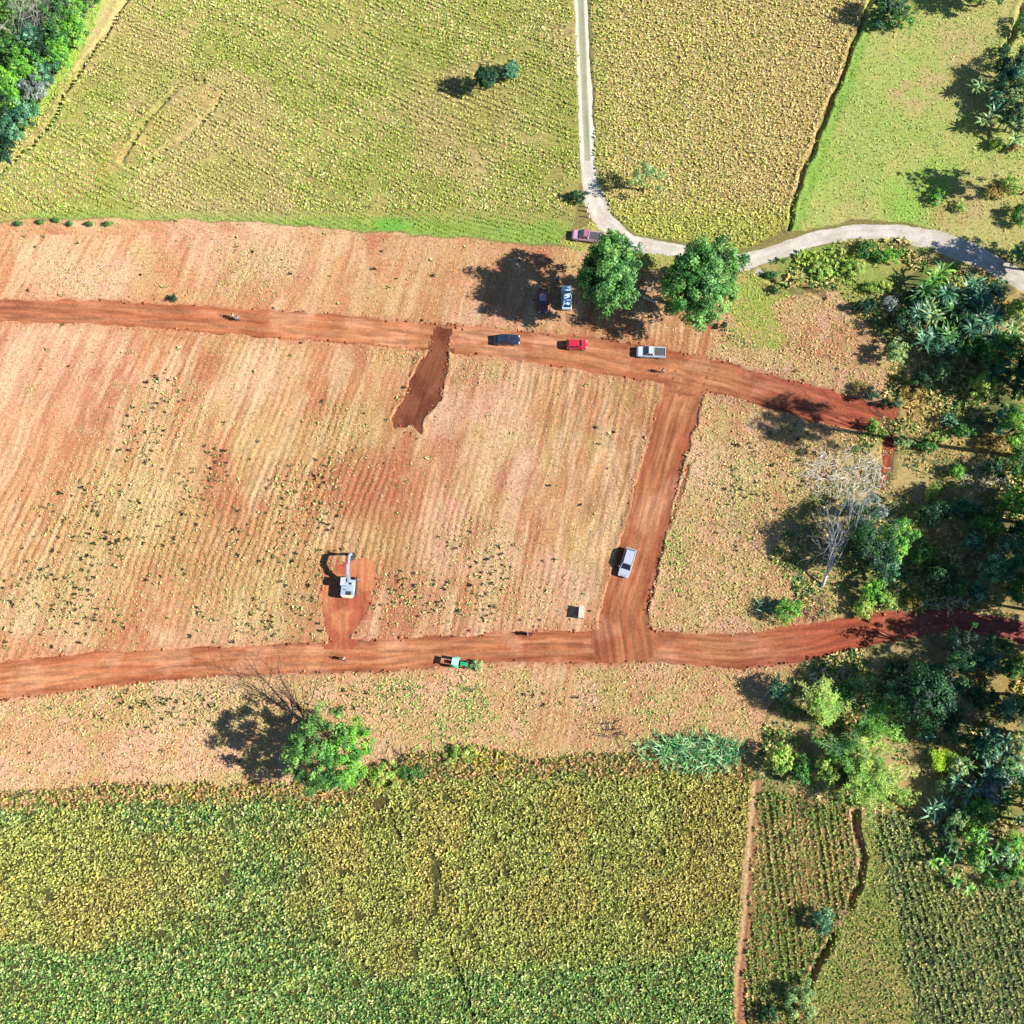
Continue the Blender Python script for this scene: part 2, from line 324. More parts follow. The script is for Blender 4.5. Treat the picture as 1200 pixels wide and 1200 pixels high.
def plain(name, c, rough=.5, metal=0., noise=.15, scale=4., spec=.5, coat=0.):
    m = new_mat(name); t = m.node_tree
    tc = N(t, 'ShaderNodeTexCoord'); f = N(t, 'ShaderNodeTexNoise'); f.inputs['Scale'].default_value = scale; f.inputs['Detail'].default_value = 4; t.links.new(tc.outputs['Object'], f.inputs['Vector'])
    v = N(t, 'ShaderNodeCombineXYZ'); k = ramp(t, f.outputs[0], .3, .7, 1 - noise, 1 + noise)
    for i in range(3): t.links.new(k, v.inputs[i])
    cc = mixrgb(t, 'MULTIPLY', 1.0, tuple(c), v.outputs[0])
    p = N(t, 'ShaderNodeBsdfPrincipled'); t.links.new(cc, p.inputs['Base Color']); p.inputs['Roughness'].default_value = rough; p.inputs['Metallic'].default_value = metal
    p.inputs['Specular IOR Level'].default_value = spec; p.inputs['Coat Weight'].default_value = coat
    out(t, p.outputs[0]); return m
M_BARK = plain('bark', (.13, .095, .07), .9, noise=.3); M_PBARK = plain('pale_bark', (.42, .38, .33), .85, noise=.25)
M_PWOOD = plain('cut_wood', (.58, .52, .42), .85, noise=.25)
M_GBARK = plain('grey_bark', (.38, .38, .37), .85, noise=.2)
M_DBARK = plain('dark_bark', (.05, .032, .026), .9, noise=.3)

# ------------------------------------------------------------------ mesh plumbing
def link(o, parent=None):
    COL.objects.link(o)
    if parent is not None: o.parent = parent
    return o
def npmesh(name, V, Fq, mat, cols=None, parent=None, loc=None, smooth=False, extra=None):
    V = np.asarray(V, np.float32); Fq = np.asarray(Fq, np.int32)
    me = bpy.data.meshes.new(name); n = Fq.shape[1]
    me.vertices.add(len(V)); me.vertices.foreach_set('co', V.ravel())
    me.loops.add(Fq.size); me.loops.foreach_set('vertex_index', Fq.ravel())
    me.polygons.add(len(Fq)); me.polygons.foreach_set('loop_start', np.arange(0, Fq.size, n, dtype=np.int32))
    me.update(calc_edges=True)
    if smooth: me.polygons.foreach_set('use_smooth', np.ones(len(Fq), bool))
    if cols is not None:
        a = me.attributes.new('Col', 'FLOAT_COLOR', 'POINT'); c = np.ones((len(V), 4), np.float32); c[:, :3] = cols; a.data.foreach_set('color', c.ravel())
    if extra is not None:
        a = me.attributes.new('rowuv', 'FLOAT_VECTOR', 'POINT'); a.data.foreach_set('vector', np.asarray(extra, np.float32).ravel())
    me.materials.append(mat)
    o = bpy.data.objects.new(name, me)
    if loc is not None: o.location = loc
    return link(o, parent)
class MB:
    """collects polygons and links them as one mesh"""
    def __init__(s): s.v = []; s.f = []
    def box(s, c, d, rz=0., taper=1.0, rx=0.):
        M = Matrix.Translation(c) @ Matrix.Rotation(rz, 4, 'Z') @ Matrix.Rotation(rx, 4, 'X'); b = len(s.v)
        for z in (-1, 1):
            k = taper if z > 0 else 1
            for x, y in ((-1, -1), (1, -1), (1, 1), (-1, 1)): s.v.append(tuple(M @ Vector((x * d[0] / 2 * k, y * d[1] / 2 * k, z * d[2] / 2))))
        s.f += [tuple(b + i for i in q) for q in ((3, 2, 1, 0), (4, 5, 6, 7), (0, 1, 5, 4), (1, 2, 6, 5), (2, 3, 7, 6), (3, 0, 4, 7))]; return s
    def tube(s, p, r, n=6, cap=True):
        p = [Vector(q) for q in p]; b = len(s.v)
        for i, q in enumerate(p):
            d = (p[min(i + 1, len(p) - 1)] - p[max(i - 1, 0)]).normalized()
            a = d.orthogonal().normalized() if abs(d.z) > .95 else d.cross(Vector((0, 0, 1))).normalized(); c = d.cross(a)
            for k in range(n):
                t = 2 * PI * k / n; s.v.append(tuple(q + (a * math.cos(t) + c * math.sin(t)) * r[i]))
        for i in range(len(p) - 1):
            for k in range(n): s.f.append((b + i * n + k, b + i * n + (k + 1) % n, b + (i + 1) * n + (k + 1) % n, b + (i + 1) * n + k))
        if cap: s.f.append(tuple(b + k for k in reversed(range(n)))); s.f.append(tuple(b + (len(p) - 1) * n + k for k in range(n)))
        return s
    def loft(s, rings, closed=True):
        b = len(s.v); n = len(rings[0])
        for r in rings: s.v += [tuple(q) for q in r]
        for i in range(len(rings) - 1):
            for k in range(n if closed else n - 1): s.f.append((b + i * n + k, b + i * n + (k + 1) % n, b + (i + 1) * n + (k + 1) % n, b + (i + 1) * n + k))
        if closed: s.f.append(tuple(b + k for k in reversed(range(n)))); s.f.append(tuple(b + (len(rings) - 1) * n + k for k in range(n)))
        return s
    def quad(s, *q):
        b = len(s.v); s.v += [tuple(x) for x in q]; s.f.append(tuple(range(b, b + len(q)))); return s
    def build(s, name, mat, parent=None, bevel=0., smooth=False):
        me = bpy.data.meshes.new(name); me.from_pydata(s.v, [], s.f); me.materials.append(mat)
        bm = bmesh.new(); bm.from_mesh(me); bmesh.ops.recalc_face_normals(bm, faces=bm.faces)
        if bevel: bmesh.ops.bevel(bm, geom=bm.edges[:], offset=bevel, segments=2, affect='EDGES', clamp_overlap=True)
        bm.to_mesh(me); bm.free()
        if smooth: me.polygons.foreach_set('use_smooth', [True] * len(me.polygons))
        return link(bpy.data.objects.new(name, me), parent)
def tag(o, label=None, cat=None, group=None, kind=None):
    if label: o['label'] = label
    if cat: o['category'] = cat
    if group: o['group'] = group
    if kind: o['kind'] = kind
    return o
def thing(name, label, cat, loc, rz=0., group=None):
    o = bpy.data.objects.new(name, None); o.empty_display_size = .3; COL.objects.link(o); o.location = loc; o.rotation_euler = (0, 0, rz)
    return tag(o, label, cat, group)

# ------------------------------------------------------------------ the ground sheet
def axis(lo, hi, st):
    g = [30, 90, 250, 700, 2000, 5000]
    return np.concatenate([[lo - q for q in reversed(g)], np.arange(lo, hi + st / 2, st), [hi + q for q in g]])
xs = axis(-108, 108, .25); ys = axis(-84, 108, .25)
X, Y = np.meshgrid(xs, ys); X = X.ravel(); Y = Y.ravel()
Xc = np.clip(X, -130, 130); Yc = np.clip(Y, -95, 130)
Z = ground_z(Xc, Yc); edge = (np.abs(X) > 109) | (Y > 109) | (Y < -85); Z[edge] = 0
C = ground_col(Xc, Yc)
far = np.tile(A(140, 140, 80), (len(X), 1)); C = np.where(edge[:, None], far, C)
px, py = topx(Xc, Yc); U, Vv = rows(Xc, Yc, px, py)
nx, ny = len(xs), len(ys); I = np.arange(nx * ny).reshape(ny, nx)
FQ = np.stack([I[:-1, :-1], I[:-1, 1:], I[1:, 1:], I[1:, :-1]], -1).reshape(-1, 4)
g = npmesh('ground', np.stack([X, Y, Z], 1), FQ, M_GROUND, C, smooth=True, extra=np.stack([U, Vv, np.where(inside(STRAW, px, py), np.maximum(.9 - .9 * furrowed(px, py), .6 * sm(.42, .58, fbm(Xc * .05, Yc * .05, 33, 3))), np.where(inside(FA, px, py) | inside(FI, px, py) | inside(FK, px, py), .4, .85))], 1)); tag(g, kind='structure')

def zone_sheet(name, test, bbox, z, colf, mat, step=.4, uvf=None):
    """flat sheet that follows a region; the ground's own relief hides its rim"""
    (x0, x1, y0, y1) = bbox
    xs = np.arange(x0, x1, step); ys = np.arange(y0, y1, step); X, Y = np.meshgrid(xs, ys)
    px, py = topx(X, Y); k = test(px, py)
    q = k[:-1, :-1] | k[1:, :-1] | k[:-1, 1:] | k[1:, 1:]
    I = np.arange(X.size).reshape(X.shape)
    Fq = np.stack([I[:-1, :-1], I[:-1, 1:], I[1:, 1:], I[1:, :-1]], -1)[q]
    used = np.unique(Fq); re = np.full(X.size, -1); re[used] = np.arange(len(used)); Fq = re[Fq]
    x = X.ravel()[used]; y = Y.ravel()[used]; px, py = topx(x, y)
    zz = z + (fbm(x * .5, y * .5, 60, 3) - .5) * .05
    u, v = uvf(px, py)
    rut = .03 * np.sin(u * 2 * PI / 1.3) * fbm(x * .1, y * .1, 61, 2)
    o = npmesh(name, np.stack([x, y, zz + rut], 1), Fq, mat, colf(x, y, px, py, u), smooth=True, extra=np.stack([u, v, u * 0], 1))
    return tag(o, kind='structure')
def uv_line(line):
    def f(px, py):
        best = np.full(px.shape, 1e9); u = np.zeros(px.shape); v = np.zeros(px.shape); acc = 0
        for (x1, y1, w1), (x2, y2, w2) in zip(line[:-1], line[1:]):
            dx, dy = x2 - x1, y2 - y1; l = math.hypot(dx, dy)
            t = np.clip(((px - x1) * dx + (py - y1) * dy) / (l * l), 0, 1)
            d = np.hypot(px - x1 - t * dx, py - y1 - t * dy); s = ((px - x1) * dy - (py - y1) * dx) / l
            k = d < best; best[k] = d[k]; u[k] = s[k] * .14; v[k] = (acc + t[k] * l) * .14; acc += l
        return u, v
    return f
def road_col(x, y, px, py, u):
    c = np.empty(x.shape + (3,)); c[:] = A(196, 124, 84)
    n = fbm(x * .1, y * .1, 70, 4); n2 = fbm(x * .4, y * .4, 71, 3)
    c = mixc(c, sm(.45, .65, n) * .7, A(208, 142, 98)); c = mixc(c, sm(.5, .3, n) * .7, A(172, 98, 66)); c = mixc(c, sm(.5, .66, n2) * .5, A(170, 104, 72)); c = mixc(c, sm(.52, .66, fbm(x * .22, y * .22, 77, 4)) * .6, A(220, 160, 122))
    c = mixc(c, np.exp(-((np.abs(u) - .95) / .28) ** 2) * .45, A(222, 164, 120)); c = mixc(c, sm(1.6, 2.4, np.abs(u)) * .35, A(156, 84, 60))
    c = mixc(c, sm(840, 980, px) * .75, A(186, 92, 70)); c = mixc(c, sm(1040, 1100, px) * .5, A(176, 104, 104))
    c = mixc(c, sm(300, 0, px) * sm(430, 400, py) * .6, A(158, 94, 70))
    return c
def dug_col(x, y, px, py, u):
    c = np.empty(x.shape + (3,)); c[:] = A(142, 88, 64); n = fbm(x * .3, y * .3, 72, 4)
    return mixc(c, sm(.45, .65, n), A(120, 68, 50))
def pad_col(x, y, px, py, u):
    c = np.empty(x.shape + (3,)); c[:] = A(210, 138, 94); n = fbm(x * .35, y * .35, 73, 4)
    return mixc(c, sm(.45, .62, n), A(186, 104, 76))
def pale_col(x, y, px, py, u):
    c = np.empty(x.shape + (3,)); c[:] = A(236, 224, 208); n5 = fbm(x * .9, y * .9, 78, 3); c = mixc(c, sm(.52, .7, n5) * .5, A(204, 180, 150)); c = mixc(c, np.exp(-((np.abs(u) - .8) / .25) ** 2) * .3, A(248, 240, 228)); n = fbm(x * .3, y * .3, 74, 4)
    c = mixc(c, sm(.45, .65, n) * .6, A(216, 200, 184)); c = mixc(c, sm(.9, 1.5, np.abs(u)) * .25, A(200, 190, 140)); return c
def track_col(x, y, px, py, u):
    c = np.empty(x.shape + (3,)); c[:] = A(236, 230, 208); n = fbm(x * .8, y * .8, 75, 3)
    return mixc(c, sm(.62, .42, np.abs(u + .05)) * (.75 + .25 * n), A(170, 166, 132))
full = (-112, 112, -84, 105)
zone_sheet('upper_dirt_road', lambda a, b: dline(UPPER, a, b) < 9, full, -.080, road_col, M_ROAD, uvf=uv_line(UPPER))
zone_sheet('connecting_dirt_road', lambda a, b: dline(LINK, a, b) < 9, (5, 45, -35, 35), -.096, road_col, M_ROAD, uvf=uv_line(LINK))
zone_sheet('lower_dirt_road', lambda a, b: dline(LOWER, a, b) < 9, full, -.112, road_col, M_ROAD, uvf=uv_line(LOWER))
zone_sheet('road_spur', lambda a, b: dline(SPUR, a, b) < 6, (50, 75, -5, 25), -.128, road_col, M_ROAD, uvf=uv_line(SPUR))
def near(poly):
    P = [(a, b, 12) for a, b in poly + poly[:1]]
    return lambda a, b: inside(poly, a, b) | (dline(P, a, b) < 0)
zone_sheet('dug_soil', lambda a, b: inside(DUG, a, b) | (near(DUG)(a, b) & (b > 408)), (-25, -5, 8, 34), -.02, dug_col, M_DUG, uvf=uv_line([(520, 390, 1), (480, 505, 1)]))
zone_sheet('excavated_soil', near(DIGPAD), (-36, -15, -28, 0), -.034, pad_col, M_DUG, uvf=uv_line([(400, 650, 1), (400, 752, 1)]))
zone_sheet('gravel_road', lambda a, b: dline(GRAVEL, a, b) < 8, full, -.075, pale_col, M_PALE, uvf=uv_line(GRAVEL))
zone_sheet('two_strip_track', lambda a, b: dline(TRACK, a, b) < 6, (0, 25, 50, 106), -.09, track_col, M_PALE, step=.2, uvf=uv_line(TRACK))

# ------------------------------------------------------------------ crops, straw and grass
def leafset(P, n, Lr, Wr, el, cols, jit=.18, droop=.35, z0=0., bright=1.35):
    """n leaves round each point of P: one folded diamond each. Lr length, Wr width, el (lo, hi) elevation. cols: colour per point"""
    m = len(P); B = np.repeat(P, n, 0); k = len(B)
    Lp = np.repeat(np.asarray(Lr)[:, None] if np.ndim(Lr) else np.full((m, 1), Lr), n, 0)[:, 0] * rng.uniform(.6, 1.25, k)
    a = rng.uniform(0, 2 * PI, k); e = rng.uniform(el[0], el[1], k); W = Wr * Lp * rng.uniform(.7, 1.2, k)
    d = np.stack([np.cos(a), np.sin(a), np.zeros(k)], 1); s = np.stack([-np.sin(a), np.cos(a), np.zeros(k)], 1)
    up = np.array([0, 0, 1.])
    B = B + d * 0.02; B[:, 2] += z0
    mid = B + d * (Lp * .5 * np.cos(e))[:, None] + up * (Lp * .55 * np.sin(e))[:, None]
    tip = B + d * (Lp * np.cos(e))[:, None] + up * (Lp * np.sin(e) * (1 - droop))[:, None]
    tw = rng.uniform(-.5, .5, k)[:, None]
    v1 = mid + s * W[:, None] / 2 + up * tw * W[:, None] * .5; v2 = mid - s * W[:, None] / 2 - up * tw * W[:, None] * .5
    V = np.stack([B, v1, tip, v2], 1).reshape(-1, 3); Fq = np.arange(k * 4).reshape(k, 4)
    c = np.minimum(np.repeat(cols, n, 0) * bright * rng.uniform(1 - jit, 1 + jit, (k, 1)) * rng.uniform(.93, 1.07, (k, 3)), .85)
    return V, Fq, np.repeat(c, 4, 0)
def merge(parts):
    V = []; Fq = []; Cc = []; o = 0
    for v, f, c in parts:
        V.append(v); Fq.append(f + o); Cc.append(c); o += len(v)
    return np.concatenate(V), np.concatenate(Fq), np.concatenate(Cc)
def scatter(poly, step, jit=.5, warp=4.0):
    P = np.array([gp(a, b) for a, b in poly]); x0, y0 = P[:, 0].min() - 1, P[:, 1].min() - 1; x1, y1 = P[:, 0].max() + 1, P[:, 1].max() + 1
    x0, x1 = max(x0, -108), min(x1, 108); y0, y1 = max(y0, -84), min(y1, 106)
    X, Y = np.meshgrid(np.arange(x0, x1, step), np.arange(y0, y1, step)); X = X.ravel() + rng.uniform(-jit, jit, X.size) * step; Y = Y.ravel() + rng.uniform(-jit, jit, Y.size) * step
    px, py = pxw(X, Y, warp); k = inside(poly, px, py) & (road_d(px, py) > 1.0) & (pale_d(px, py) > .5) & ~inside(DUG, px, py) & ~inside(DIGPAD, px, py)
    return X[k], Y[k]
def row_scatter(poly, angle, sp, along, wob=8., jr=.12, ws=41):
    X, Y = scatter(poly, min(sp, along) * .98)
    a = math.radians(angle); ca, sa = math.cos(a), math.sin(a)
    wv = (fbm(X * .03, Y * .03, ws, 2) - .5) * wob
    u = -sa * X + ca * Y + wv; uu = np.round(u / sp) * sp + rng.normal(0, jr, len(u)) * sp
    du = uu - u; return X - sa * du, Y + ca * du
def pick(pal, w):
    i = np.array(w); pal = np.array(pal); return pal[i]
def palette_pick(n, pal, p):
    return np.array(pal)[rng.choice(len(pal), n, p=np.array(p) / sum(p))]
def P3(x, y, z=None): return np.stack([x, y, ground_z(x, y) if z is None else np.full(len(x), z)], 1)

# upper left crop
x, y = row_scatter(FA, -27, .80, .48)
px, py = topx(x, y); n1 = fbm(x * .045, y * .045, 1, 4); n2 = fbm(x * .12, y * .12, 2, 4)
c = palette_pick(len(x), [A(208, 210, 114), A(186, 200, 98), A(232, 226, 152), A(158, 178, 84), A(216, 194, 130)], [3, 3, 2, 2, 1.2])
c = mixc(c, sm(.45, .6, n2) * .5, A(166, 184, 78)); c = mixc(c, sm(.5, .64, n1) * .5, A(214, 192, 128)); c = mixc(c, sm(240, 262, py) * .8, A(140, 182, 66))
holes = fbm(x * .22, y * .22, 88, 3); thin = (holes < .66) & ((dline([(150, 190, 12), (185, 125, 10), (245, 105, 6)], px, py) > 0) & (dline([(195, 180, 10), (262, 105, 6)], px, py) > 0)) | (rng.random(len(x)) < .3) & (rng.random(len(x)) < .93)
hgt = rng.uniform(.26, .54, len(x)) * np.where(py > 248, .7, 1)
pts = P3(x, y); pts = pts[thin]
v = leafset(pts, 8, hgt[thin], .42, (.35, 1.25), c[thin], .22)
crop = npmesh('low_crop', *v[:2], M_CROP, v[2]); tag(crop, 'yellow green low crop in slanting rows covering the upper left field', 'crop', kind='stuff')
# upper middle crop
x, y = scatter(FB, .55)
px, py = topx(x, y); n1 = fbm(x * .06, y * .06, 81, 3)
c = palette_pick(len(x), [A(212, 206, 120), A(226, 216, 150), A(186, 190, 94), A(222, 196, 136)], [3, 2, 2, 2])
c = mixc(c, sm(760, 960, px + 120 * (n1 - .5)) * .35, A(232, 200, 140)); c = mixc(c, sm(225, 260, py) * .6, A(200, 204, 100)); c = mixc(c, sm(730, 700, px) * .5, A(160, 180, 72))
v = leafset(P3(x, y), 8, rng.uniform(.34, .66, len(x)), .38, (.4, 1.3), c, .22)
crop = npmesh('ripening_crop', *v[:2], M_CROP, v[2]); tag(crop, 'yellow and tan ripening crop filling the field right of the two strip track', 'crop', kind='stuff')
# lower crop
x, y = scatter(FH, .42)
px, py = topx(x, y); n1 = fbm(x * .04, y * .04, 82, 4); n2 = fbm(x * .15, y * .15, 83, 4); n3 = fbm(x * .35, y * .35, 84, 2)
c = palette_pick(len(x), [A(152, 178, 100), A(124, 156, 84), A(204, 208, 136), A(176, 180, 92), A(84, 114, 64)], [3, 3, 2, 2, 2])
org = sm(.45, .62, n1 + .18 * sm(260, 60, np.hypot((px - 640) * .55, py - 1010)) + .22 * sm(140, 40, np.hypot((px - 820) * .7, py - 990)) + .12 * sm(120, 20, np.hypot((px - 120) * .5, py - 1080)) - .3 * sm(1090, 1160, py) - .22 * sm(990, 940, py) * sm(600, 500, px))
c = mixc(c, org * .42, A(208, 192, 96)); c = mixc(c, org * sm(.5, .6, n2) * .28, A(214, 170, 100))
grn = np.maximum(sm(1080, 1150, py + 60 * (n1 - .5)) * sm(330, 150, np.abs(px - 650) * .0 + np.abs(py - 1200)), sm(1030, 1100, py) * sm(640, 760, px)); c = mixc(c, grn * .15, A(136, 180, 90))
keep = (n3 > .17) & (rng.random(len(x)) > .05)
for line in ([(455, 945, 2.5), (472, 988, 2)], [(528, 1108, 2), (542, 1150, 3), (556, 1195, 2)], [(705, 960, 2), (690, 1010, 3)], [(745, 1162, 3), (762, 1160, 3)]): keep &= dline(line, px, py) > 0
x, y, c = x[keep], y[keep], c[keep]
v = leafset(P3(x, y), 9, rng.uniform(.30, .62, len(x)) * (.65 + .9 * fbm(x * .5, y * .5, 98, 3)), .34, (.3, 1.45), c, .3, bright=1.58)
crop = npmesh('mixed_green_crop', *v[:2], M_CROP, v[2]); tag(crop, 'dense green and ochre crop covering the whole lower left field', 'crop', kind='stuff')
# row crops at lower right
x, y = row_scatter(FI, 93.5, 1.0, .42, 0, .10)
c = palette_pick(len(x), [A(166, 170, 92), A(198, 176, 108), A(136, 152, 80), A(212, 184, 120)], [3, 2, 2, 1])
c = mixc(c, sm(.5, .6, fbm(x * .1, y * .1, 85, 2)) * .6, A(110, 150, 66)); v = leafset(P3(x, y), 7, rng.uniform(.4, .7, len(x)), .36, (.4, 1.3), c)
crop = npmesh('row_crop', *v[:2], M_CROP, v[2]); tag(crop, 'thin brownish green crop in upright rows beside the curved ditch', 'crop', kind='stuff')
x, y = row_scatter(FK, -76, 1.05, .40, 0, .10); px, py = topx(x, y)
c = palette_pick(len(x), [A(146, 162, 98), A(184, 182, 106), A(112, 138, 80), A(200, 192, 128)], [3, 2, 2, 1])
c = mixc(c, sm(60, 10, np.hypot(px - 1110, py - 1060)) * .3, A(196, 186, 96)); v = leafset(P3(x, y), 7, rng.uniform(.45, .8, len(x)), .36, (.4, 1.3), c)
crop = npmesh('dark_row_crop', *v[:2], M_CROP, v[2]); tag(crop, 'dull grey green crop in steep slanting rows in the bottom right corner', 'crop', kind='stuff')
x, y = scatter(FJ, .5); c = palette_pick(len(x), [A(156, 170, 84), A(126, 150, 72), A(186, 176, 104)], [3, 2, 2]); v = leafset(P3(x, y), 6, rng.uniform(.3, .6, len(x)), .36, (.4, 1.3), c)
crop = npmesh('green_weeds', *v[:2], M_CROP, v[2]); tag(crop, 'bright green weeds on the wedge right of the curved ditch', 'weeds', kind='stuff')
# straw tufts and weeds over the cleared ground
x, y = scatter(STRAW, .55)
px, py = topx(x, y); u, vv = rows(x, y, px, py); n2 = fbm(x * .12, y * .12, 2, 4); n5 = fbm(x * .05, y * .05, 90, 3)
weedy = np.zeros(len(x))
for (bx, by, rx, ry) in [(150, 600, 120, 90), (80, 700, 130, 70), (300, 690, 130, 80), (350, 600, 60, 80), (500, 700, 90, 50), (600, 700, 90, 40), (560, 640, 60, 50), (200, 500, 60, 70), (90, 325, 60, 30), (300, 320, 60, 40), (200, 830, 200, 40), (440, 820, 70, 30), (800, 650, 35, 60), (880, 580, 60, 80), (960, 540, 60, 60), (540, 830, 40, 50), (860, 680, 60, 60), (640, 830, 60, 40), (400, 510, 50, 50), (480, 410, 60, 20), (560, 440, 50, 20), (930, 410, 60, 30), (540, 900, 60, 20), (930, 590, 40, 60)]:
    weedy = np.maximum(weedy, sm(1.15, .3, np.hypot((px - bx) / rx, (py - by) / ry)))
dens = .35 + .6 * (1 - sm(0, .2, furrowed(px, py))) + .9 * weedy + .2 * sm(.5, .7, n2)
k = rng.random(len(x)) < dens; x, y, px, py, u, vv, weedy, n2 = [q[k] for q in (x, y, px, py, u, vv, weedy, n2)]
c = palette_pick(len(x), [A(222, 182, 130), A(206, 160, 110), A(212, 190, 128), A(186, 172, 104)], [3, 2, 2, 1])
c = mixc(c, weedy * .6 * rng.random(len(x)), A(190, 196, 112))
v1 = leafset(P3(x, y), 6, rng.uniform(.16, .36, len(x)) * (1 + .25 * weedy + .45 * (1 - sm(0, .2, furrowed(px, py)))), .34, (.15, 1.0), c, .2)
x, y = scatter(STRAW, .82); px, py = topx(x, y)
weedy = np.zeros(len(x))
for (bx, by, rx, ry) in [(150, 620, 130, 90), (80, 700, 130, 70), (300, 690, 130, 80), (360, 600, 60, 90), (500, 700, 90, 45), (600, 705, 90, 35), (560, 650, 60, 40), (180, 500, 60, 70), (200, 830, 200, 30), (440, 820, 70, 30), (880, 580, 60, 80), (960, 540, 60, 60), (640, 830, 60, 30), (240, 560, 60, 60)]:
    weedy = np.maximum(weedy, sm(1.15, .3, np.hypot((px - bx) / rx, (py - by) / ry)))
k = rng.random(len(x)) < .014 + .66 * weedy * sm(.35, .6, fbm(x * .25, y * .25, 91, 3)); x, y = x[k], y[k]
c = palette_pick(len(x), [A(190, 186, 116), A(126, 124, 80), A(222, 210, 146), A(66, 64, 46)], [2.5, 2, 2.5, 2])
v2 = leafset(P3(x, y), 10, rng.uniform(.28, .66, len(x)), .36, (.6, 1.5), c, .25)
x, y = scatter(STRAW, .6); px, py = topx(x, y); q = np.zeros(len(x))
for (bx, by, rx, ry) in [(468, 815, 40, 22), (545, 828, 38, 34), (520, 858, 40, 24), (455, 905, 50, 16), (540, 884, 60, 20), (765, 828, 18, 26), (790, 650, 16, 50), (880, 395, 40, 18), (700, 345, 30, 20)]: q = np.maximum(q, sm(1.15, .2, np.hypot((px - bx) / rx, (py - by) / ry)))
k = rng.random(len(x)) < q * 1.0 * sm(.25, .45, fbm(x * .5, y * .5, 99, 3)); x, y = x[k], y[k]; c = palette_pick(len(x), [A(160, 190, 96), A(190, 204, 112), A(124, 160, 84), A(204, 200, 130)], [4, 3, 1.5, 1])
v3 = leafset(P3(x, y), 8, rng.uniform(.25, .55, len(x)), .4, (.2, 1.2), c, .25)
vv = merge([v1, v2, v3]); o = npmesh('stubble_and_weeds', *vv[:2], M_CROP, vv[2]); tag(o, 'pale straw stubble dotted with dark weeds on the cleared ground round the dirt roads', 'stubble', kind='stuff')
# rough weeds along the top edge of the lower crop and by the tree
E1 = [(-100, 945), (0, 930), (150, 918), (300, 918), (430, 905), (480, 880), (560, 875), (620, 890), (700, 885), (760, 880), (880, 895), (885, 912), (560, 912), (480, 915), (380, 945), (300, 940), (150, 942), (0, 952), (-100, 968)]
x, y = scatter(E1, .5, warp=7); px, py = topx(x, y)
c = palette_pick(len(x), [A(176, 166, 94), A(206, 166, 112), A(136, 150, 82), A(210, 190, 96)], [3, 3, 2, .6])
for bx, by, r in [(275, 905, 26), (450, 918, 22), (535, 878, 22), (590, 898, 20), (205, 925, 20), (560, 880, 40)]: c = mixc(c, sm(r, r * .3, np.hypot(px - bx, (py - by) * 1.4)) * .6 * (rng.random(len(x)) < .5), A(216, 200, 80))
v = leafset(P3(x, y), 9, rng.uniform(.35, .95, len(x)), .3, (.4, 1.4), c, .25)
o = npmesh('edge_weeds', *v[:2], M_CROP, v[2]); tag(o, 'rough yellow flowered weeds along the top edge of the lower crop', 'weeds', kind='stuff')
# pasture
x, y = scatter(GR, .62); px, py = topx(x, y); n2 = fbm(x * .12, y * .12, 2, 4)
k = rng.random(len(x)) < .45 + .5 * sm(.4, .6, n2); x, y, px, py, n2 = x[k], y[k], px[k], py[k], n2[k]
c = palette_pick(len(x), [A(190, 198, 114), A(170, 190, 96), A(214, 202, 134)], [3, 3, 2.5]); c = mixc(c, sm(16, 4, dline([(1010, 40, 0), (985, 115, 0), (942, 225, 0), (930, 268, 0)], px, py)), A(140, 180, 76))
v = leafset(P3(x, y), 6, rng.uniform(.18, .42, len(x)), .4, (.3, 1.2), c, .25)
B2 = [(92, -40), (125, -40), (118, 10), (98, 60), (70, 110), (40, 150), (10, 185), (0, 180), (30, 145), (58, 100), (82, 55)]
x, y = scatter(B2, .5); c = palette_pick(len(x), [A(190, 206, 96), A(160, 196, 78)], [1, 1]); v0 = leafset(P3(x, y), 6, rng.uniform(.25, .5, len(x)), .4, (.3, 1.1), c)
o = npmesh('pasture_grass', *v[:2], M_CROP, v[2]); tag(o, 'bright green grass of the pasture in the upper right', 'grass', kind='stuff')
o = npmesh('bank_grass', *v0[:2], M_CROP, v0[2]); tag(o, 'light green grass along the bank below the upper left wood', 'grass', kind='stuff')
x, y = scatter(GRC, .5); c = palette_pick(len(x), [A(190, 196, 96), A(160, 186, 82), A(220, 200, 120)], [1, 1, 1]); v0 = leafset(P3(x, y), 6, rng.uniform(.2, .4, len(x)), .4, (.3, 1.1), c)
o = npmesh('road_corner_grass', *v0[:2], M_CROP, v0[2]); tag(o, 'yellow green grass below the gravel road around the two big round trees', 'grass', kind='stuff')
# undergrowth
x, y = scatter(WILD, .55, warp=8); px, py = topx(x, y); n2 = fbm(x * .12, y * .12, 2, 4); n4 = fbm(x * .3, y * .3, 93, 3)
k = n4 > .44; x, y, px, py, n2, n4 = x[k], y[k], px[k], py[k], n2[k], n4[k]
c = palette_pick(len(x), [A(150, 168, 86), A(204, 186, 116), A(118, 150, 76), A(222, 200, 136), A(104, 140, 90)], [3, 3, 3, 2.4, 2])
for (bx, by, r) in [(1020, 440, 45), (1070, 480, 45), (1110, 515, 50), (1160, 520, 40), (1100, 630, 32), (1130, 790, 45), (1180, 800, 35), (1060, 940, 40), (960, 560, 40), (940, 400, 50)]:
    c = mixc(c, sm(r, r * .2, np.hypot(px - bx, (py - by) * 1.6)) * .7, A(212, 178, 104))
for (bx, by, r) in [(950, 300, 60), (1010, 315, 60)]: c = mixc(c, sm(r, r * .2, np.hypot(px - bx, (py - by) * 1.3)) * .7, A(160, 188, 78))
v = leafset(P3(x, y), 8, rng.uniform(.3, .9, len(x)) * (.7 + .7 * sm(.4, .6, n2)), .34, (.3, 1.35), c, .25)
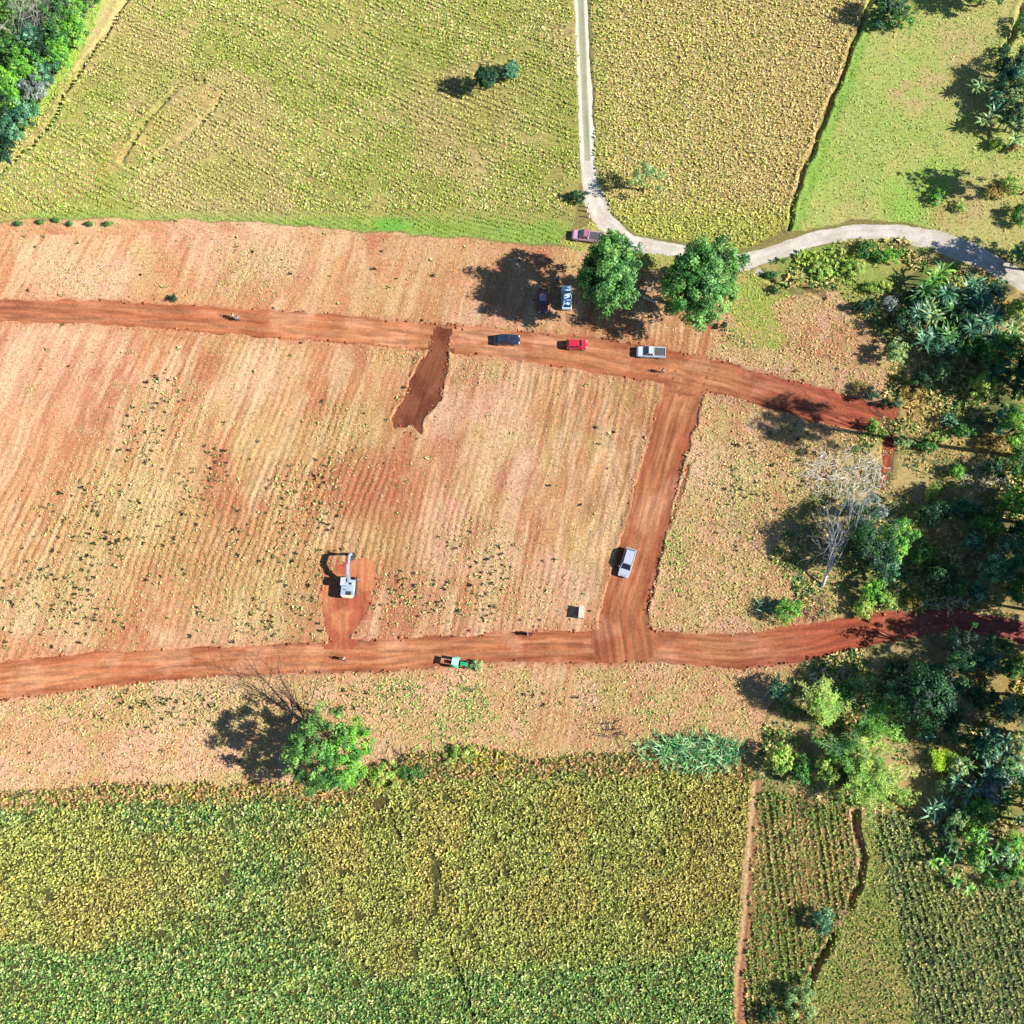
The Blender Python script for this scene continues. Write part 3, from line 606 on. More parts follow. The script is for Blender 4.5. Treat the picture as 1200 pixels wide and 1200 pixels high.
o = npmesh('undergrowth', *v[:2], M_CROP, v[2]); tag(o, 'mixed green and straw undergrowth between the trees on the right', 'undergrowth', kind='stuff')
x, y = scatter(WOOD, .6); c = palette_pick(len(x), [A(110, 150, 66), A(84, 124, 56)], [1, 1]); v = leafset(P3(x, y), 8, rng.uniform(.5, 1.2, len(x)), .34, (.3, 1.35), c, .25)
o = npmesh('wood_undergrowth', *v[:2], M_CROP, v[2]); tag(o, 'green undergrowth beneath the wood in the upper left corner', 'undergrowth', kind='stuff')
# soil clods pushed up along the dirt roads
def clods():
    OV = np.array([(1, 0, 0), (-1, 0, 0), (0, 1, 0), (0, -1, 0), (0, 0, 1), (0, 0, -1.)]); OF = np.array([(0, 2, 4), (2, 1, 4), (1, 3, 4), (3, 0, 4), (2, 0, 5), (1, 2, 5), (3, 1, 5), (0, 3, 5)])
    X, Y = np.meshgrid(np.arange(-106, 100, .5), np.arange(-50, 45, .5)); X = X.ravel() + rng.uniform(-.25, .25, X.size); Y = Y.ravel() + rng.uniform(-.25, .25, Y.size)
    px, py = topx(X, Y); d = road_d(px, py); dd = np.abs(dline([(a, b, 0) for a, b in DUG + DUG[:1]], px, py)); dp = np.abs(dline([(a, b, 0) for a, b in DIGPAD + DIGPAD[:1]], px, py))
    p = .6 * np.exp(-((d - 1.5) / 2.6) ** 2) * sm(.3, .5, fbm(X * .15, Y * .15, 95, 2)) + .5 * np.exp(-(dd / 2.5) ** 2) + .4 * np.exp(-(dp / 2.2) ** 2) + .25 * np.exp(-((np.hypot(px - 945, py - 715)) / 18) ** 2)
    k = rng.random(len(X)) < p; x, y = X[k], Y[k]; n = len(x)
    r = rng.uniform(.07, .26, n) ** 1.0 * (1 + .7 * (rng.random(n) < .1))
    V = OV[None] * rng.uniform(.6, 1.3, (n, 6, 1)) * r[:, None, None] + rng.normal(0, .12, (n, 6, 3)) * r[:, None, None]
    V[:, :, 2] *= .75; V += np.stack([x, y, ground_z(x, y) * 0 + .02], 1)[:, None]
    Fq = (OF[None] + (np.arange(n) * 6)[:, None, None]).reshape(-1, 3)
    c = palette_pick(n, [A(196, 120, 84), A(160, 84, 58), A(214, 160, 112)], [3, 3, 1.5])
    return V.reshape(-1, 3), Fq, np.repeat(c, 6, 0), np.zeros((n * 6, 3))
v = clods(); o = npmesh('soil_clods', v[0], v[1], M_DUG, v[2], extra=v[3]); tag(o, 'loose red soil clods heaped along the edges of the dirt roads', 'soil clods', kind='stuff')

# ------------------------------------------------------------------ trees
def ellip(n, lo_z=-.35):
    v = rng.normal(0, 1, (n * 3, 3)); v /= np.linalg.norm(v, axis=1)[:, None]; v = v[v[:, 2] > lo_z][:n]; return v
def quads(c, nrm, Ln, Wd, col):
    n = len(c); r = rng.normal(0, 1, (n, 3)); t = np.cross(nrm, r); t /= np.linalg.norm(t, axis=1)[:, None]; b = np.cross(nrm, t); b /= np.linalg.norm(b, axis=1)[:, None] + 1e-9
    Ln = Ln[:, None] / 2; Wd = Wd[:, None] / 2
    V = np.stack([c - t * Ln, c + b * Wd + nrm * Wd * .3, c + t * Ln, c - b * Wd + nrm * Wd * .3], 1).reshape(-1, 3)
    return V, np.arange(n * 4).reshape(n, 4), np.repeat(col, 4, 0)
def crown_cloud(ctr, R, nclump, per, cr, leaf, pal, pw=None, spread=.22, lo_z=-.35, inner=.25):
    R = np.array(R, float); d = ellip(nclump, lo_z); k = rng.uniform(.62, 1.0, (len(d), 1)); k[rng.random(len(d)) < inner] *= .6
    lob = 1 + .3 * (vn(d[:, 0] * 2.2 + ctr[0], d[:, 1] * 2.2 + ctr[1], 7) - .5)[:, None] * 2
    cc = np.array(ctr) + d * R * k * lob; n = len(cc) * per
    ci = np.repeat(np.arange(len(cc)), per); v = rng.normal(0, 1, (n, 3)); v /= np.linalg.norm(v, axis=1)[:, None]
    r = cr * rng.uniform(.6, 1.3, len(cc))[ci][:, None] * rng.uniform(.35, 1.05, (n, 1)); v[:, 2] *= .8
    p = cc[ci] + v * r; nr = v * .6 + d[ci] * .5 + np.array([0, 0, .55]) + rng.normal(0, .45, (n, 3)); nr /= np.linalg.norm(nr, axis=1)[:, None]
    base = palette_pick(len(cc), pal, pw or [1] * len(pal)) * rng.uniform(1 - spread, 1 + spread, (len(cc), 1))
    col = np.minimum(base[ci] * rng.uniform(.75, 1.25, (n, 1)) * 1.25, .8)
    s = leaf * rng.uniform(.6, 1.3, n); V, Fq, c = quads(p, nr, s, s * .5, col); V[:, 2] = np.maximum(V[:, 2], .03); return V, Fq, c, cc
def trunk(base, tops, r0, fork, mb=None, n=7):
    mb = mb or MB(); base = np.array(base, float); fork = np.array(fork, float); m = (base + fork) / 2 + np.array([rng.normal(0, .15), rng.normal(0, .15), 0])
    mb.tube([base - [0, 0, .3], base + [0, 0, .15], m, fork], [r0 * 1.5, r0 * 1.1, r0 * .85, r0 * .7], n)
    for t in tops:
        t = np.array(t, float); q = fork * .5 + t * .5 + np.array([rng.normal(0, .2), rng.normal(0, .2), .25])
        mb.tube([fork - [0, 0, .1], q, t], [r0 * .5, r0 * .3, r0 * .1], 5)
    return mb
G = dict(
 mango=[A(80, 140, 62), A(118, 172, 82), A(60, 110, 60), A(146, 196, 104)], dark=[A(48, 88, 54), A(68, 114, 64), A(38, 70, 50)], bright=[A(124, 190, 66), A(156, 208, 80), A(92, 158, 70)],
 teal=[A(74, 130, 92), A(112, 168, 116), A(56, 102, 80), A(140, 186, 140)], yell=[A(176, 206, 92), A(150, 194, 84), A(200, 212, 106)], lime=[A(176, 220, 30), A(196, 226, 44), A(150, 200, 40)],
 mid=[A(84, 140, 62), A(108, 160, 70), A(70, 120, 64)], pale=[A(160, 190, 116), A(180, 200, 126), A(140, 176, 106)], grey=[A(150, 160, 150), A(176, 184, 170), A(130, 146, 140)],
 mauve=[A(190, 140, 158), A(150, 96, 120), A(212, 176, 186), A(120, 70, 96)], fresh=[A(124, 176, 84), A(156, 200, 100), A(92, 142, 72), A(72, 118, 60)], cane=[A(104, 172, 96), A(156, 206, 128), A(72, 130, 76), A(190, 216, 160)],
 gold=[A(196, 180, 90), A(180, 150, 84), A(160, 150, 80)])
def tree(px, py, zc, R, pal, label, cat='tree', name='tree', group=None, dens=1.0, leaf=.42, cr=None, r0=None, bark=None, pw=None, lo_z=-.35):
    """px, py: where the photograph shows the middle of the crown; zc its height, R its radii"""
    c = gp(px, py, zc); R = (R, R, R * .85) if np.isscalar(R) else R; base = (c[0], c[1], 0.0)
    t = thing(name, label, cat, base, 0, group)
    cr = cr or max(.35, .24 * (R[0] * R[1]) ** .5); area = (R[0] * R[1] + R[0] * R[2] + R[1] * R[2]) / 3 * 9
    nc = int(max(10, area / (cr * cr * 2.2) * dens)); per = int(max(14, 11 * (cr / leaf) ** 2 * 1.5))
    V, Fq, Cc, cc = crown_cloud((0, 0, zc), R, nc, per, cr, leaf, G[pal], pw, lo_z=lo_z)
    npmesh('crown' if cat == 'tree' else 'foliage', V, Fq, M_LEAF, Cc, t)
    r0 = r0 or .05 * R[0] + .05; hi = cc[np.argsort(-cc[:, 2])][:max(6, len(cc) // 3)]; hi = hi[rng.choice(len(hi), min(7, len(hi)), replace=False)]
    trunk((0, 0, 0), hi, r0, (0, 0, max(.25, zc - R[2] * .75)), n=7).build('trunk' if cat == 'tree' else 'stem', bark or M_BARK, t, smooth=True)
    return t
def blades(P, D, Ln, Wd, rise, droop, col, seg=4):
    """arching folded strap leaves. P roots, D horizontal directions, rise: start elevation in radians"""
    n = len(P); Vs = []; s = np.stack([-D[:, 1], D[:, 0], np.zeros(n)], 1); p = P.copy(); e = rise.copy()
    prof = [.35, .9, 1.0, .75, .12] if seg == 4 else [.4, 1, .8, .1]
    for i in range(seg + 1):
        w_ = (Wd * prof[i])[:, None]; Vs.append(np.stack([p + s * w_ / 2 + [0, 0, 0], p - np.array([0, 0, .12]) * w_, p - s * w_ / 2], 1))
        st = (Ln / seg)[:, None]; p = p + (D * np.cos(e)[:, None] + np.array([0, 0, 1.]) * np.sin(e)[:, None]) * st; e = e - droop / seg
    V = np.stack(Vs, 1); V[..., 2] = np.maximum(V[..., 2], .04)          # n, seg+1, 3
    k = 3 * (seg + 1); f = []
    for i in range(seg):
        for j in (0, 1): a = i * 3 + j; f.append((a, a + 1, a + 4, a + 3))
    Fq = (np.array(f)[None] + (np.arange(n) * k)[:, None, None]).reshape(-1, 4)
    return V.reshape(-1, 3), Fq, np.repeat(col, k, 0)
def banana(px, py, h, Ln, pal, label, stems=2, nl=9, Wd=.5, group=None, name='banana_plant', cat='banana plant', spread=.7):
    c = gp(px, py, h); t = thing(name, label, cat, (c[0], c[1], 0), 0, group); vs = []; mb = MB()
    for k in range(stems):
        o = np.array([rng.normal(0, spread), rng.normal(0, spread), 0]) * (stems > 1); hh = h * rng.uniform(.75, 1.1); n = nl + rng.integers(-1, 3)
        a = np.arange(n) * 2.4 + rng.uniform(0, 6); D = np.stack([np.cos(a), np.sin(a), a * 0], 1)
        MB().tube([o + [0, 0, -.1], o + [0, 0, hh * .5], o + [0, 0, hh]], [.15, .12, .07], 7).build('stem', M_BARK, t)
        col = palette_pick(n, G[pal], [1] * len(G[pal])) * rng.uniform(.8, 1.5, (n, 1))
        vs.append(blades(np.tile(o + [0, 0, hh], (n, 1)), D, Ln * rng.uniform(.75, 1.15, n), Wd * rng.uniform(.8, 1.2, n), rng.uniform(.5, 1.15, n), rng.uniform(1.1, 2.0, n), col))
    v = merge(vs); npmesh('foliage', *v[:2], M_BROAD, v[2], t); return t
def strap_clump(px, py, rx, ry, n, Ln, Wd, pal, label, name='cane_clump', cat='cane clump', el=(.5, 1.35)):
    c = gp(px, py, .8); t = thing(name, label, cat, (c[0], c[1], 0)); a = rng.uniform(0, 2 * PI, n); r = np.sqrt(rng.random(n))
    P = np.stack([np.cos(a) * r * rx, np.sin(a) * r * ry, a * 0], 1); b = rng.uniform(0, 2 * PI, n); D = np.stack([np.cos(b), np.sin(b), b * 0], 1)
    col = palette_pick(n, G[pal], [1] * len(G[pal])) * rng.uniform(.8, 1.7, (n, 1))
    v = blades(P, D, Ln * rng.uniform(.6, 1.2, n), Wd * rng.uniform(.7, 1.3, n), rng.uniform(el[0], el[1], n), rng.uniform(.8, 2.0, n), col)
    npmesh('foliage', *v[:2], M_BROAD, v[2], t); mb = MB()
    return t
def bamboo(px, py, h, n, pal, label, lean=None, spread=.45, leafn=46, name='bamboo_clump', cat='bamboo', leaf=.5):
    """culms that rise together and arch outwards, carrying sprays of narrow leaves"""
    c = gp(px, py, 0); t = thing(name, label, cat, (c[0], c[1], 0)); mb = MB(); vs = []
    for i in range(n):
        a = rng.uniform(0, 2 * PI) if lean is None else lean + rng.normal(0, .5); o = np.array([rng.normal(0, .4), rng.normal(0, .4), 0]); D = np.array([math.cos(a), math.sin(a), 0])
        hh = h * rng.uniform(.6, 1.1); out_ = hh * spread * rng.uniform(.5, 1.4); s = np.linspace(0, 1, 8)
        P = o + D * (out_ * s ** 2.2)[:, None] + np.array([0, 0, 1.]) * (hh * (s - .28 * s ** 4))[:, None]
        MB().tube(P, list(.05 * (1 - .85 * s) + .004), 5).build('culm', M_PBARK, t)
        m = leafn; q = rng.uniform(.3, 1.0, m); cp = np.stack([np.interp(q, s, P[:, j]) for j in range(3)], 1)
        b = rng.uniform(0, 2 * PI, m); DD = np.stack([np.cos(b), np.sin(b), b * 0], 1) * .8 + D * .5; DD[:, 2] = 0; DD /= np.linalg.norm(DD, axis=1)[:, None]
        r = rng.uniform(.1, .8, m)[:, None]; cp = cp + DD * r * .9 + rng.normal(0, .12, (m, 3))
        base = np.array(G[pal])[rng.integers(len(G[pal]))] * rng.uniform(.8, 1.35); k = 5
        v = leafset(cp, k, leaf, .2, (-.7, .7), np.tile(base, (m, 1)), .25, droop=.2, bright=1.3); v[0][:, 2] = np.maximum(v[0][:, 2], .05); vs.append(v)
    v = merge(vs); npmesh('foliage', *v[:2], M_LEAF, v[2], t); return t
def bare_tree(px, py, tip, h, r0, label, mat, nb=7, depth=3, name='bare_tree', cat='bare tree', fan=.5, twig=None):
    """tip: pixel that the middle of the twigs covers, at height h"""
    c = gp(px, py, 0); T = gp(tip[0], tip[1], h) - c; t = thing(name, label, cat, (c[0], c[1], 0)); tr = MB(); br = MB()
    fork = T * .22; tr.tube([(0, 0, -.3), fork * .5 + [.05, .03, 0], fork], [r0 * 1.4, r0, r0 * .85], 8)
    def grow(p, d, l, r, k):
        m = p + d * l * .5 + rng.normal(0, .05, 3) * l; e = p + d * l + rng.normal(0, .06, 3) * l; br.tube([p, m, e], [r, r * .75, r * .5], 5 if k > 1 else 3, cap=False)
        if k <= 0: return
        for i in range(3 if k > 1 else 4):
            dd = d + rng.normal(0, fan, 3); dd[2] = abs(dd[2]) * .8; dd /= np.linalg.norm(dd); q = m if i == 0 else e; grow(q, dd, l * rng.uniform(.5, .75), r * .48, k - 1)
    for i in range(nb):
        d = T / np.linalg.norm(T) + rng.normal(0, fan * .5, 3); d /= np.linalg.norm(d); grow(fork, d, np.linalg.norm(T) * rng.uniform(.5, .75), r0 * .3, depth)
    tr.build('trunk', mat, t, smooth=True); br.build('branches', mat, t); return t
def brush(px, py, rx, ry, n, label, mat, Ln=2.2, name='branch_pile', cat='branch pile', rr=.05):
    c = gp(px, py, 0); o = MB()
    for i in range(n):
        a = rng.uniform(0, 2 * PI); r = math.sqrt(rng.random()); b = rng.uniform(0, 2 * PI); l = Ln * rng.uniform(.4, 1.1); p = np.array([math.cos(a) * r * rx, math.sin(a) * r * ry, .06 + rng.random() * .35])
        d = np.array([math.cos(b), math.sin(b), rng.uniform(-.05, .3)]); e = p + d * l; m = (p + e) / 2 + [rng.normal(0, .15), rng.normal(0, .15), .08]; k = rr * rng.uniform(.5, 1.6)
        o.tube([p, m, e], [k, k * .8, k * .3], 4)
        for j in range(2):
            f = m + (e - m) * rng.random(); g_ = f + np.array([rng.normal(0, .4), rng.normal(0, .4), rng.uniform(0, .25)]) * l * .5; o.tube([f, g_], [k * .5, k * .2], 3)
    ob = o.build(name, mat); ob.location = (c[0], c[1], 0); return tag(ob, label, cat)

# -- single trees in the open
tree(711, 320, 10.0, (4.8, 5.8, 5.6), 'mango', 'tall dark green mango tree shading parked cars, left of the two big round trees', name='mango_tree', leaf=.5, cr=1.05, r0=.42, dens=2.6)
tree(820, 331, 8.8, (6.6, 6.8, 5.2), 'mango', 'widest round crowned green tree beside the gravel road bend', name='mango_tree', leaf=.5, cr=1.15, r0=.48, dens=2.2)
tree(568, 91, 3.6, (2.0, 1.9, 2.2), 'dark', 'small dark tree standing in the upper left crop with a long shadow', leaf=.34, dens=2.2)
tree(597, 83, 1.8, (1.5, 1.8, 1.4), 'teal', 'little bluish tree just right of the small dark tree in the crop', leaf=.3, dens=2.2)
tree(757, 208, 4.2, (3.4, 2.6, 1.8), 'pale', 'pale feathery tree in the yellow crop beside the track end', leaf=.34, dens=.42)
tree(676, 230, .9, (1.6, 1.2, .9), 'dark', 'added dark low foliage standing in for a cast shadow on the left verge where the two strip track ends', 'bush', 'bush', leaf=.3)  # dark leaves added to paint in a cast shadow; no real bush here
tree(368, 876, 7.4, (4.8, 5.8, 4.4), 'fresh', 'big spreading green tree on the edge of the lower left crop', leaf=.42, cr=.8, r0=.35, dens=.8)
tree(402, 886, 6.0, (4.0, 5.0, 3.6), 'bright', 'bright light green tree on the right of the big spreading tree', leaf=.36, cr=.7, dens=1.1)
bare_tree(360, 850, (338, 795), 6.5, .3, 'thin dark leafless tree reaching up to the lower dirt road', M_DBARK, nb=7, depth=3, fan=.62)
brush(470, 887, 2.2, .8, 16, 'dark broken branch lying above the lower crop', M_DBARK, 2.2, 'fallen_branch', 'branch', .06)
brush(715, 858, 2.0, 1.6, 16, 'dark fallen branches left of the cane clump', M_DBARK, 2.4, 'fallen_branch', 'branch', .05)
tree(962, 1078, 1.6, (1.6, 1.8, 1.5), 'teal', 'small grey green shrub at the gap in the curved ditch', cat='shrub', name='shrub', leaf=.3)
tree(936, 1172, 1.6, (2.3, 2.6, 1.7), 'pale', 'pale round shrub at the bottom edge left of the green wedge', cat='shrub', name='shrub', leaf=.34, dens=.7)
tree(900, 1188, 1.0, (1.4, 1.4, 1.0), 'dark', 'dark shrub at the bottom edge in the thin row crop', cat='shrub', name='shrub', leaf=.3)
tree(848, 382, .8, (.55, .7, .8), 'dark', 'tiny dark bush below the widest round tree', cat='bush', name='bush', leaf=.22)
tree(203, 349, .6, (.6, .6, .6), 'dark', 'tiny dark bush above the upper dirt road', cat='bush', name='bush', leaf=.2)
# -- upper right
tree(1040, 6, 3.6, (3.2, 2.4, 2.8), 'dark', 'dark tree at the top edge above the grass bank', leaf=.4)
tree(1056, 22, 2.2, (2.4, 1.9, 1.7), 'mid', 'lower green tree in front of the dark tree at the top edge', leaf=.36, dens=.7)
tree(1031, 26, 1.5, (1.4, 1.2, 1.2), 'teal', 'small bluish bush at the foot of the dark tree at the top edge', cat='bush', name='bush', leaf=.3)
tree(1158, -14, 4.6, (3.6, 3.2, 3.4), 'mid', 'tree cut by the top edge left of the corner bushes', leaf=.42)
for (a, b, z, R, p, l) in [(1186, 78, 3.4, (3.6, 3.0, 2.6), 'dark', 'dark tree above the palm leaved plants at the right edge'), (1196, 110, 3.2, (3.2, 3.4, 2.4), 'pale', 'light green tree at the right edge beside palm leaved plants'),
    (1198, 30, 1.4, (1.4, 2.4, 1.2), 'mid', 'low green bush at the right edge near the top'), (1176, 60, 1.2, (1.0, 1.2, 1.0), 'dark', 'small dark bush on the bank near the top right corner')]:
    tree(a, b, z, R, p, l, 'bush' if z < 1.6 else 'tree', 'bush' if z < 1.6 else 'tree', leaf=.38)
for (a, b, h, l) in [(1152, 108, 2.6, 'upper small palm leaved plant at the edge of the pasture'), (1165, 128, 3.0, 'pale palm leaved plant in the middle of the pasture clump'), (1182, 138, 3.0, 'palm leaved plant with drooping leaves at the foot of the pasture clump'),
    (1150, 138, 2.2, 'lowest left palm leaved plant of the pasture clump'), (1190, 155, 2.8, 'palm leaved plant nearest the right edge above the long shadow'), (1172, 96, 3.0, 'dark palm leaved plant between the tree and the pasture')]:
    banana(a, b, h, 2.3, 'teal' if a % 2 else 'pale', l, stems=2, Wd=.34, nl=9)
for (a, b, z, R, p, l) in [(1168, 168, .9, (1.4, 1.0, .8), 'yell', 'yellow green bush above the long shadow on the pasture'), (1188, 172, .9, (1.4, 1.1, .9), 'gold', 'dry golden bush at the right edge above the long shadow'), (1186, 216, 1.0, (1.8, 2.0, 1.0), 'yell', 'yellow green bush at the right edge below the long shadow'),
    (1198, 250, 1.6, (1.8, 2.4, 1.6), 'mid', 'green bush at the right edge above the gravel road'), (1165, 225, .8, (1.8, 1.4, .7), 'gold', 'straw coloured bush on the pasture above the gravel road'), (1125, 242, .8, (.8, 1.2, .8), 'yell', 'narrow yellow bush on the bare pasture patch'), (1096, 232, .9, (1.5, 1.5, .8), 'bright', 'vivid green bush on the pasture left of the bare patch')]:
    tree(a, b, z, R, p, l, 'bush', 'bush', leaf=.3)
tree(1226, 196, 8.5, (2.6, 2.6, 6.0), 'mid', 'tall slim tree just past the right edge that throws the long pasture shadow', leaf=.5)
tree(1236, 290, 8.0, (3.8, 3.6, 5.0), 'dark', 'tall tree past the right edge shading the gravel road verge', leaf=.5)
tree(1196, 300, 2.6, (2.4, 2.0, 2.0), 'teal', 'bluish green tree at the right edge between gravel road and pasture', leaf=.38)
# -- banana thicket right of the road end
BN = [(1092, 322, 3.2, 'bright', 'bright banana plant at the top of the thicket by the gravel road'), (1080, 340, 3.0, 'mid', 'banana plant at the upper left of the thicket'), (1138, 336, 3.6, 'teal', 'banana plant under the gravel road bend'),
      (1112, 345, 3.4, 'teal', 'banana plant in the upper middle of the thicket'), (1150, 352, 3.6, 'teal', 'banana plant with long bluish leaves in the thicket centre'), (1128, 362, 3.2, 'mid', 'green banana plant in the middle of the thicket'),
      (1098, 366, 3.0, 'pale', 'pale banana plant left of the thicket centre'), (1165, 372, 3.2, 'teal', 'banana plant on the right flank of the thicket'), (1078, 372, 3.0, 'teal', 'banana plant on the dark left flank of the thicket'), (1142, 384, 3.2, 'teal', 'banana plant below the thicket centre'),
      (1112, 390, 2.8, 'mid', 'lower banana plant in the thicket with a pale stem'), (1088, 398, 2.6, 'teal', 'lowest left banana plant of the thicket'), (1160, 400, 2.8, 'teal', 'lowest right banana plant of the thicket'), (1184, 392, 3.0, 'pale', 'pale banana plant by the right edge below the road')]
for a, b, h, p, l in BN: banana(a, b, h, 2.7, p, l, stems=3, Wd=.36, nl=11)
for (a, b, z, R, p, l, c_) in [(1016, 292, 1.0, (2.0, 1.6, .9), 'mid', 'green bush just under the gravel road bend', 'bush'), (1042, 300, 1.1, (2.2, 1.4, .9), 'bright', 'bright green bush between gravel road and banana thicket', 'bush'), (1000, 315, .8, (2.0, 1.6, .8), 'yell', 'yellow green bush in the grass below the gravel road', 'bush'),
    (1042, 355, 1.3, (1.4, 1.2, 1.1), 'grey', 'grey leaved bush left of the banana thicket', 'bush'), (1030, 336, .9, (2.6, 1.3, .8), 'yell', 'long yellow green bush left of the banana thicket', 'bush'), (960, 318, .8, (2.2, 1.6, .7), 'yell', 'low spreading bush in the grass near the gravel road end', 'bush'),
    (1012, 360, 1.2, (2.6, 1.1, 1.0), 'dark', 'long dark bush above the pink rough ground', 'bush'), (1060, 378, 2.6, (2.6, 2.2, 2.0), 'dark', 'dark tree in the shade left of the banana thicket', 'tree'), (905, 322, .6, (1.4, .7, .6), 'mid', 'small green bush at the gravel road end', 'bush'),
    (908, 340, .6, (.9, .8, .6), 'dark', 'small dark bush on the pale ground below the gravel road end', 'bush'), (1190, 362, 1.8, (2.2, 1.6, 1.6), 'yell', 'yellow green tree under the gravel road at the right edge', 'tree'),
    (1050, 412, 2.2, (1.8, 2.2, 1.6), 'pale', 'pale thin tree above the end of the upper dirt road', 'tree'), (1104, 436, 1.8, (1.4, 1.5, 1.4), 'pale', 'round pale green shrub alone in deep shade', 'shrub'), (1150, 452, 2.2, (2.3, 2.2, 1.5), 'yell', 'lobed yellow green tree below the deep shade', 'tree'),
    (1135, 408, 3.2, (2.6, 1.8, 2.0), 'mid', 'green tree with a dark trunk below the banana thicket', 'tree'), (1176, 412, 5.0, (3.6, 3.0, 2.8), 'mid', 'larger green tree above the lobed yellow green tree', 'tree'), (1198, 440, 4.0, (2.4, 3.4, 2.6), 'dark', 'dark tree at the right edge above the vivid green tree', 'tree'),
    (1192, 500, 3.6, (3.0, 3.2, 2.6), 'bright', 'vivid green tree at the right edge right of the dry grass', 'tree'), (1178, 492, 2.6, (2.2, 2.4, 1.8), 'teal', 'bluish tree beside the vivid green tree at the right edge', 'tree'), (1022, 498, 1.2, (1.0, 1.0, 1.0), 'bright', 'small green bush at the end of the upper dirt road', 'bush'),
    (1020, 462, 1.5, (1.4, 1.2, 1.2), 'dark', 'dark bush beside the end of the upper dirt road', 'bush'), (1045, 472, 1.0, (1.8, .8, .8), 'dark', 'low dark bush above the road spur', 'bush'), (1112, 492, 1.2, (1.6, 1.1, 1.0), 'teal', 'bluish bush in the middle of the dry grass', 'bush'),
    (1085, 522, 1.1, (2.0, 1.1, .9), 'mid', 'green bush over the long thin shadow', 'bush'), (1060, 516, 1.0, (1.8, 1.0, .8), 'pale', 'pale bush left of the green bush over the thin shadow', 'bush'), (1092, 578, 1.1, (1.2, 1.8, 1.0), 'yell', 'yellow green bush between two dark bands of shade', 'bush'),
    (1122, 552, 1.4, (1.4, 1.2, 1.2), 'bright', 'green bush right of the gravelly clearing', 'bush'), (1186, 588, 2.4, (2.6, 2.0, 1.8), 'bright', 'bright tree at the right edge below the pale debris', 'tree'), (1132, 596, 1.6, (2.6, 1.6, 1.3), 'teal', 'bluish tree below the pale debris', 'tree'),
    (1048, 632, 4.4, (3.0, 3.0, 2.8), 'bright', 'bright round tree right of the pale leafless tree', 'tree'), (1040, 664, 3.2, (1.8, 2.4, 2.0), 'teal', 'bluish tree under the bright round tree', 'tree'), (1024, 692, 2.2, (2.0, 2.0, 1.6), 'bright', 'green tree above the lower dirt road shade', 'tree'),
    (1012, 712, 1.4, (1.6, 1.7, 1.2), 'yell', 'yellow bush touching the lower dirt road', 'bush'), (1040, 702, 1.2, (1.6, 1.3, 1.0), 'yell', 'yellow green bush right of the one touching the dirt road', 'bush'), (1140, 634, 2.6, (1.7, 1.5, 1.4), 'teal', 'small bluish tree alone in the dark middle ground', 'tree'),
    (1148, 694, 2.4, (1.8, 1.5, 1.3), 'teal', 'small bluish tree above the lower dirt road at the right', 'tree'), (1184, 655, 4.6, (3.2, 3.4, 3.0), 'teal', 'bluish tree at the right edge in the dark middle ground', 'tree'), (1198, 690, 3.6, (2.4, 2.4, 2.4), 'mid', 'green tree at the right edge above the lower dirt road', 'tree'),
    (1070, 705, .9, (1.6, 1.0, .8), 'gold', 'dry golden bush on the bank of the lower dirt road', 'bush'), (1192, 625, 3.0, (2.4, 1.8, 2.0), 'dark', 'dark tree at the right edge above the bluish tree', 'tree'), (1100, 672, 3.0, (2.6, 1.6, 1.8), 'dark', 'dark tree in the shade above the lower dirt road', 'tree'),
    (1092, 600, 3.4, (2.8, 1.4, 1.8), 'dark', 'long dark tree right of the pale leafless tree', 'tree'),
    (922, 715, 1.8, (2.2, 1.9, 1.5), 'bright', 'bright bush on the corner above the lower dirt road', 'bush'), (1155, 772, 2.6, (2.4, 1.8, 1.8), 'teal', 'bluish tree on the lower verge of the dirt road', 'tree'), (1186, 782, 2.0, (2.2, 1.6, 1.4), 'mid', 'green tree on the lower verge by the right edge', 'tree'),
    (1050, 782, 1.4, (2.2, 1.2, 1.1), 'dark', 'dark bush on the lower verge in the road shade', 'bush'), (1092, 788, 1.6, (2.4, 1.3, 1.2), 'teal', 'bluish bush on the lower verge in the road shade', 'bush'), (912, 806, 2.4, (1.8, 1.7, 1.6), 'teal', 'bluish tree below the dirt road left of the bamboo', 'tree'),
    (1010, 800, 1.6, (2.0, 1.4, 1.2), 'pale', 'pale bush just above the feathery bamboo', 'bush'), (914, 888, 2.6, (2.2, 2.0, 1.8), 'yell', 'light yellow green tree left of the bamboo fountain', 'tree'), (938, 902, 2.2, (1.6, 2.0, 1.6), 'mid', 'green tree between the light tree and the bamboo fountain', 'tree'),
    (968, 900, 2.6, (2.0, 2.0, 1.6), 'yell', 'lumpy yellow green tree against the bamboo fountain', 'tree'), (1120, 806, 1.8, (1.8, 1.2, 1.4), 'teal', 'small bluish tree in deep shade below the dirt road', 'tree'), (1086, 858, 1.5, (1.6, 1.4, 1.2), 'teal', 'bluish bush beside the vivid lime bush', 'bush'),
    (1175, 1030, 1.2, (3.0, 1.2, .9), 'mid', 'low green bush where the thicket meets the dull row crop', 'bush'), (1060, 935, 1.0, (2.2, 1.1, .8), 'yell', 'yellow green bush on the edge of the lower thicket', 'bush')]:
    tree(a, b, z, R, p, l, c_, c_, leaf=.4 if c_ == 'tree' else .32)
bamboo(1098, 888, 3.4, 16, 'lime', 'vivid lime green bush in the dark clearing', name='lime_bush', cat='bush', spread=.38, leafn=40, leaf=.35)
bamboo(962, 845, 9.0, 40, 'yell', 'tall yellow green bamboo leaning over the lower right thicket', lean=2.0, spread=.55)
bamboo(1000, 858, 8.0, 16, 'bright', 'long green bamboo plume reaching right into the shade', lean=.45, spread=.75)
bamboo(1008, 912, 8.0, 60, 'yell', 'round bamboo fountain above the curved ditch', spread=.55, leafn=56)
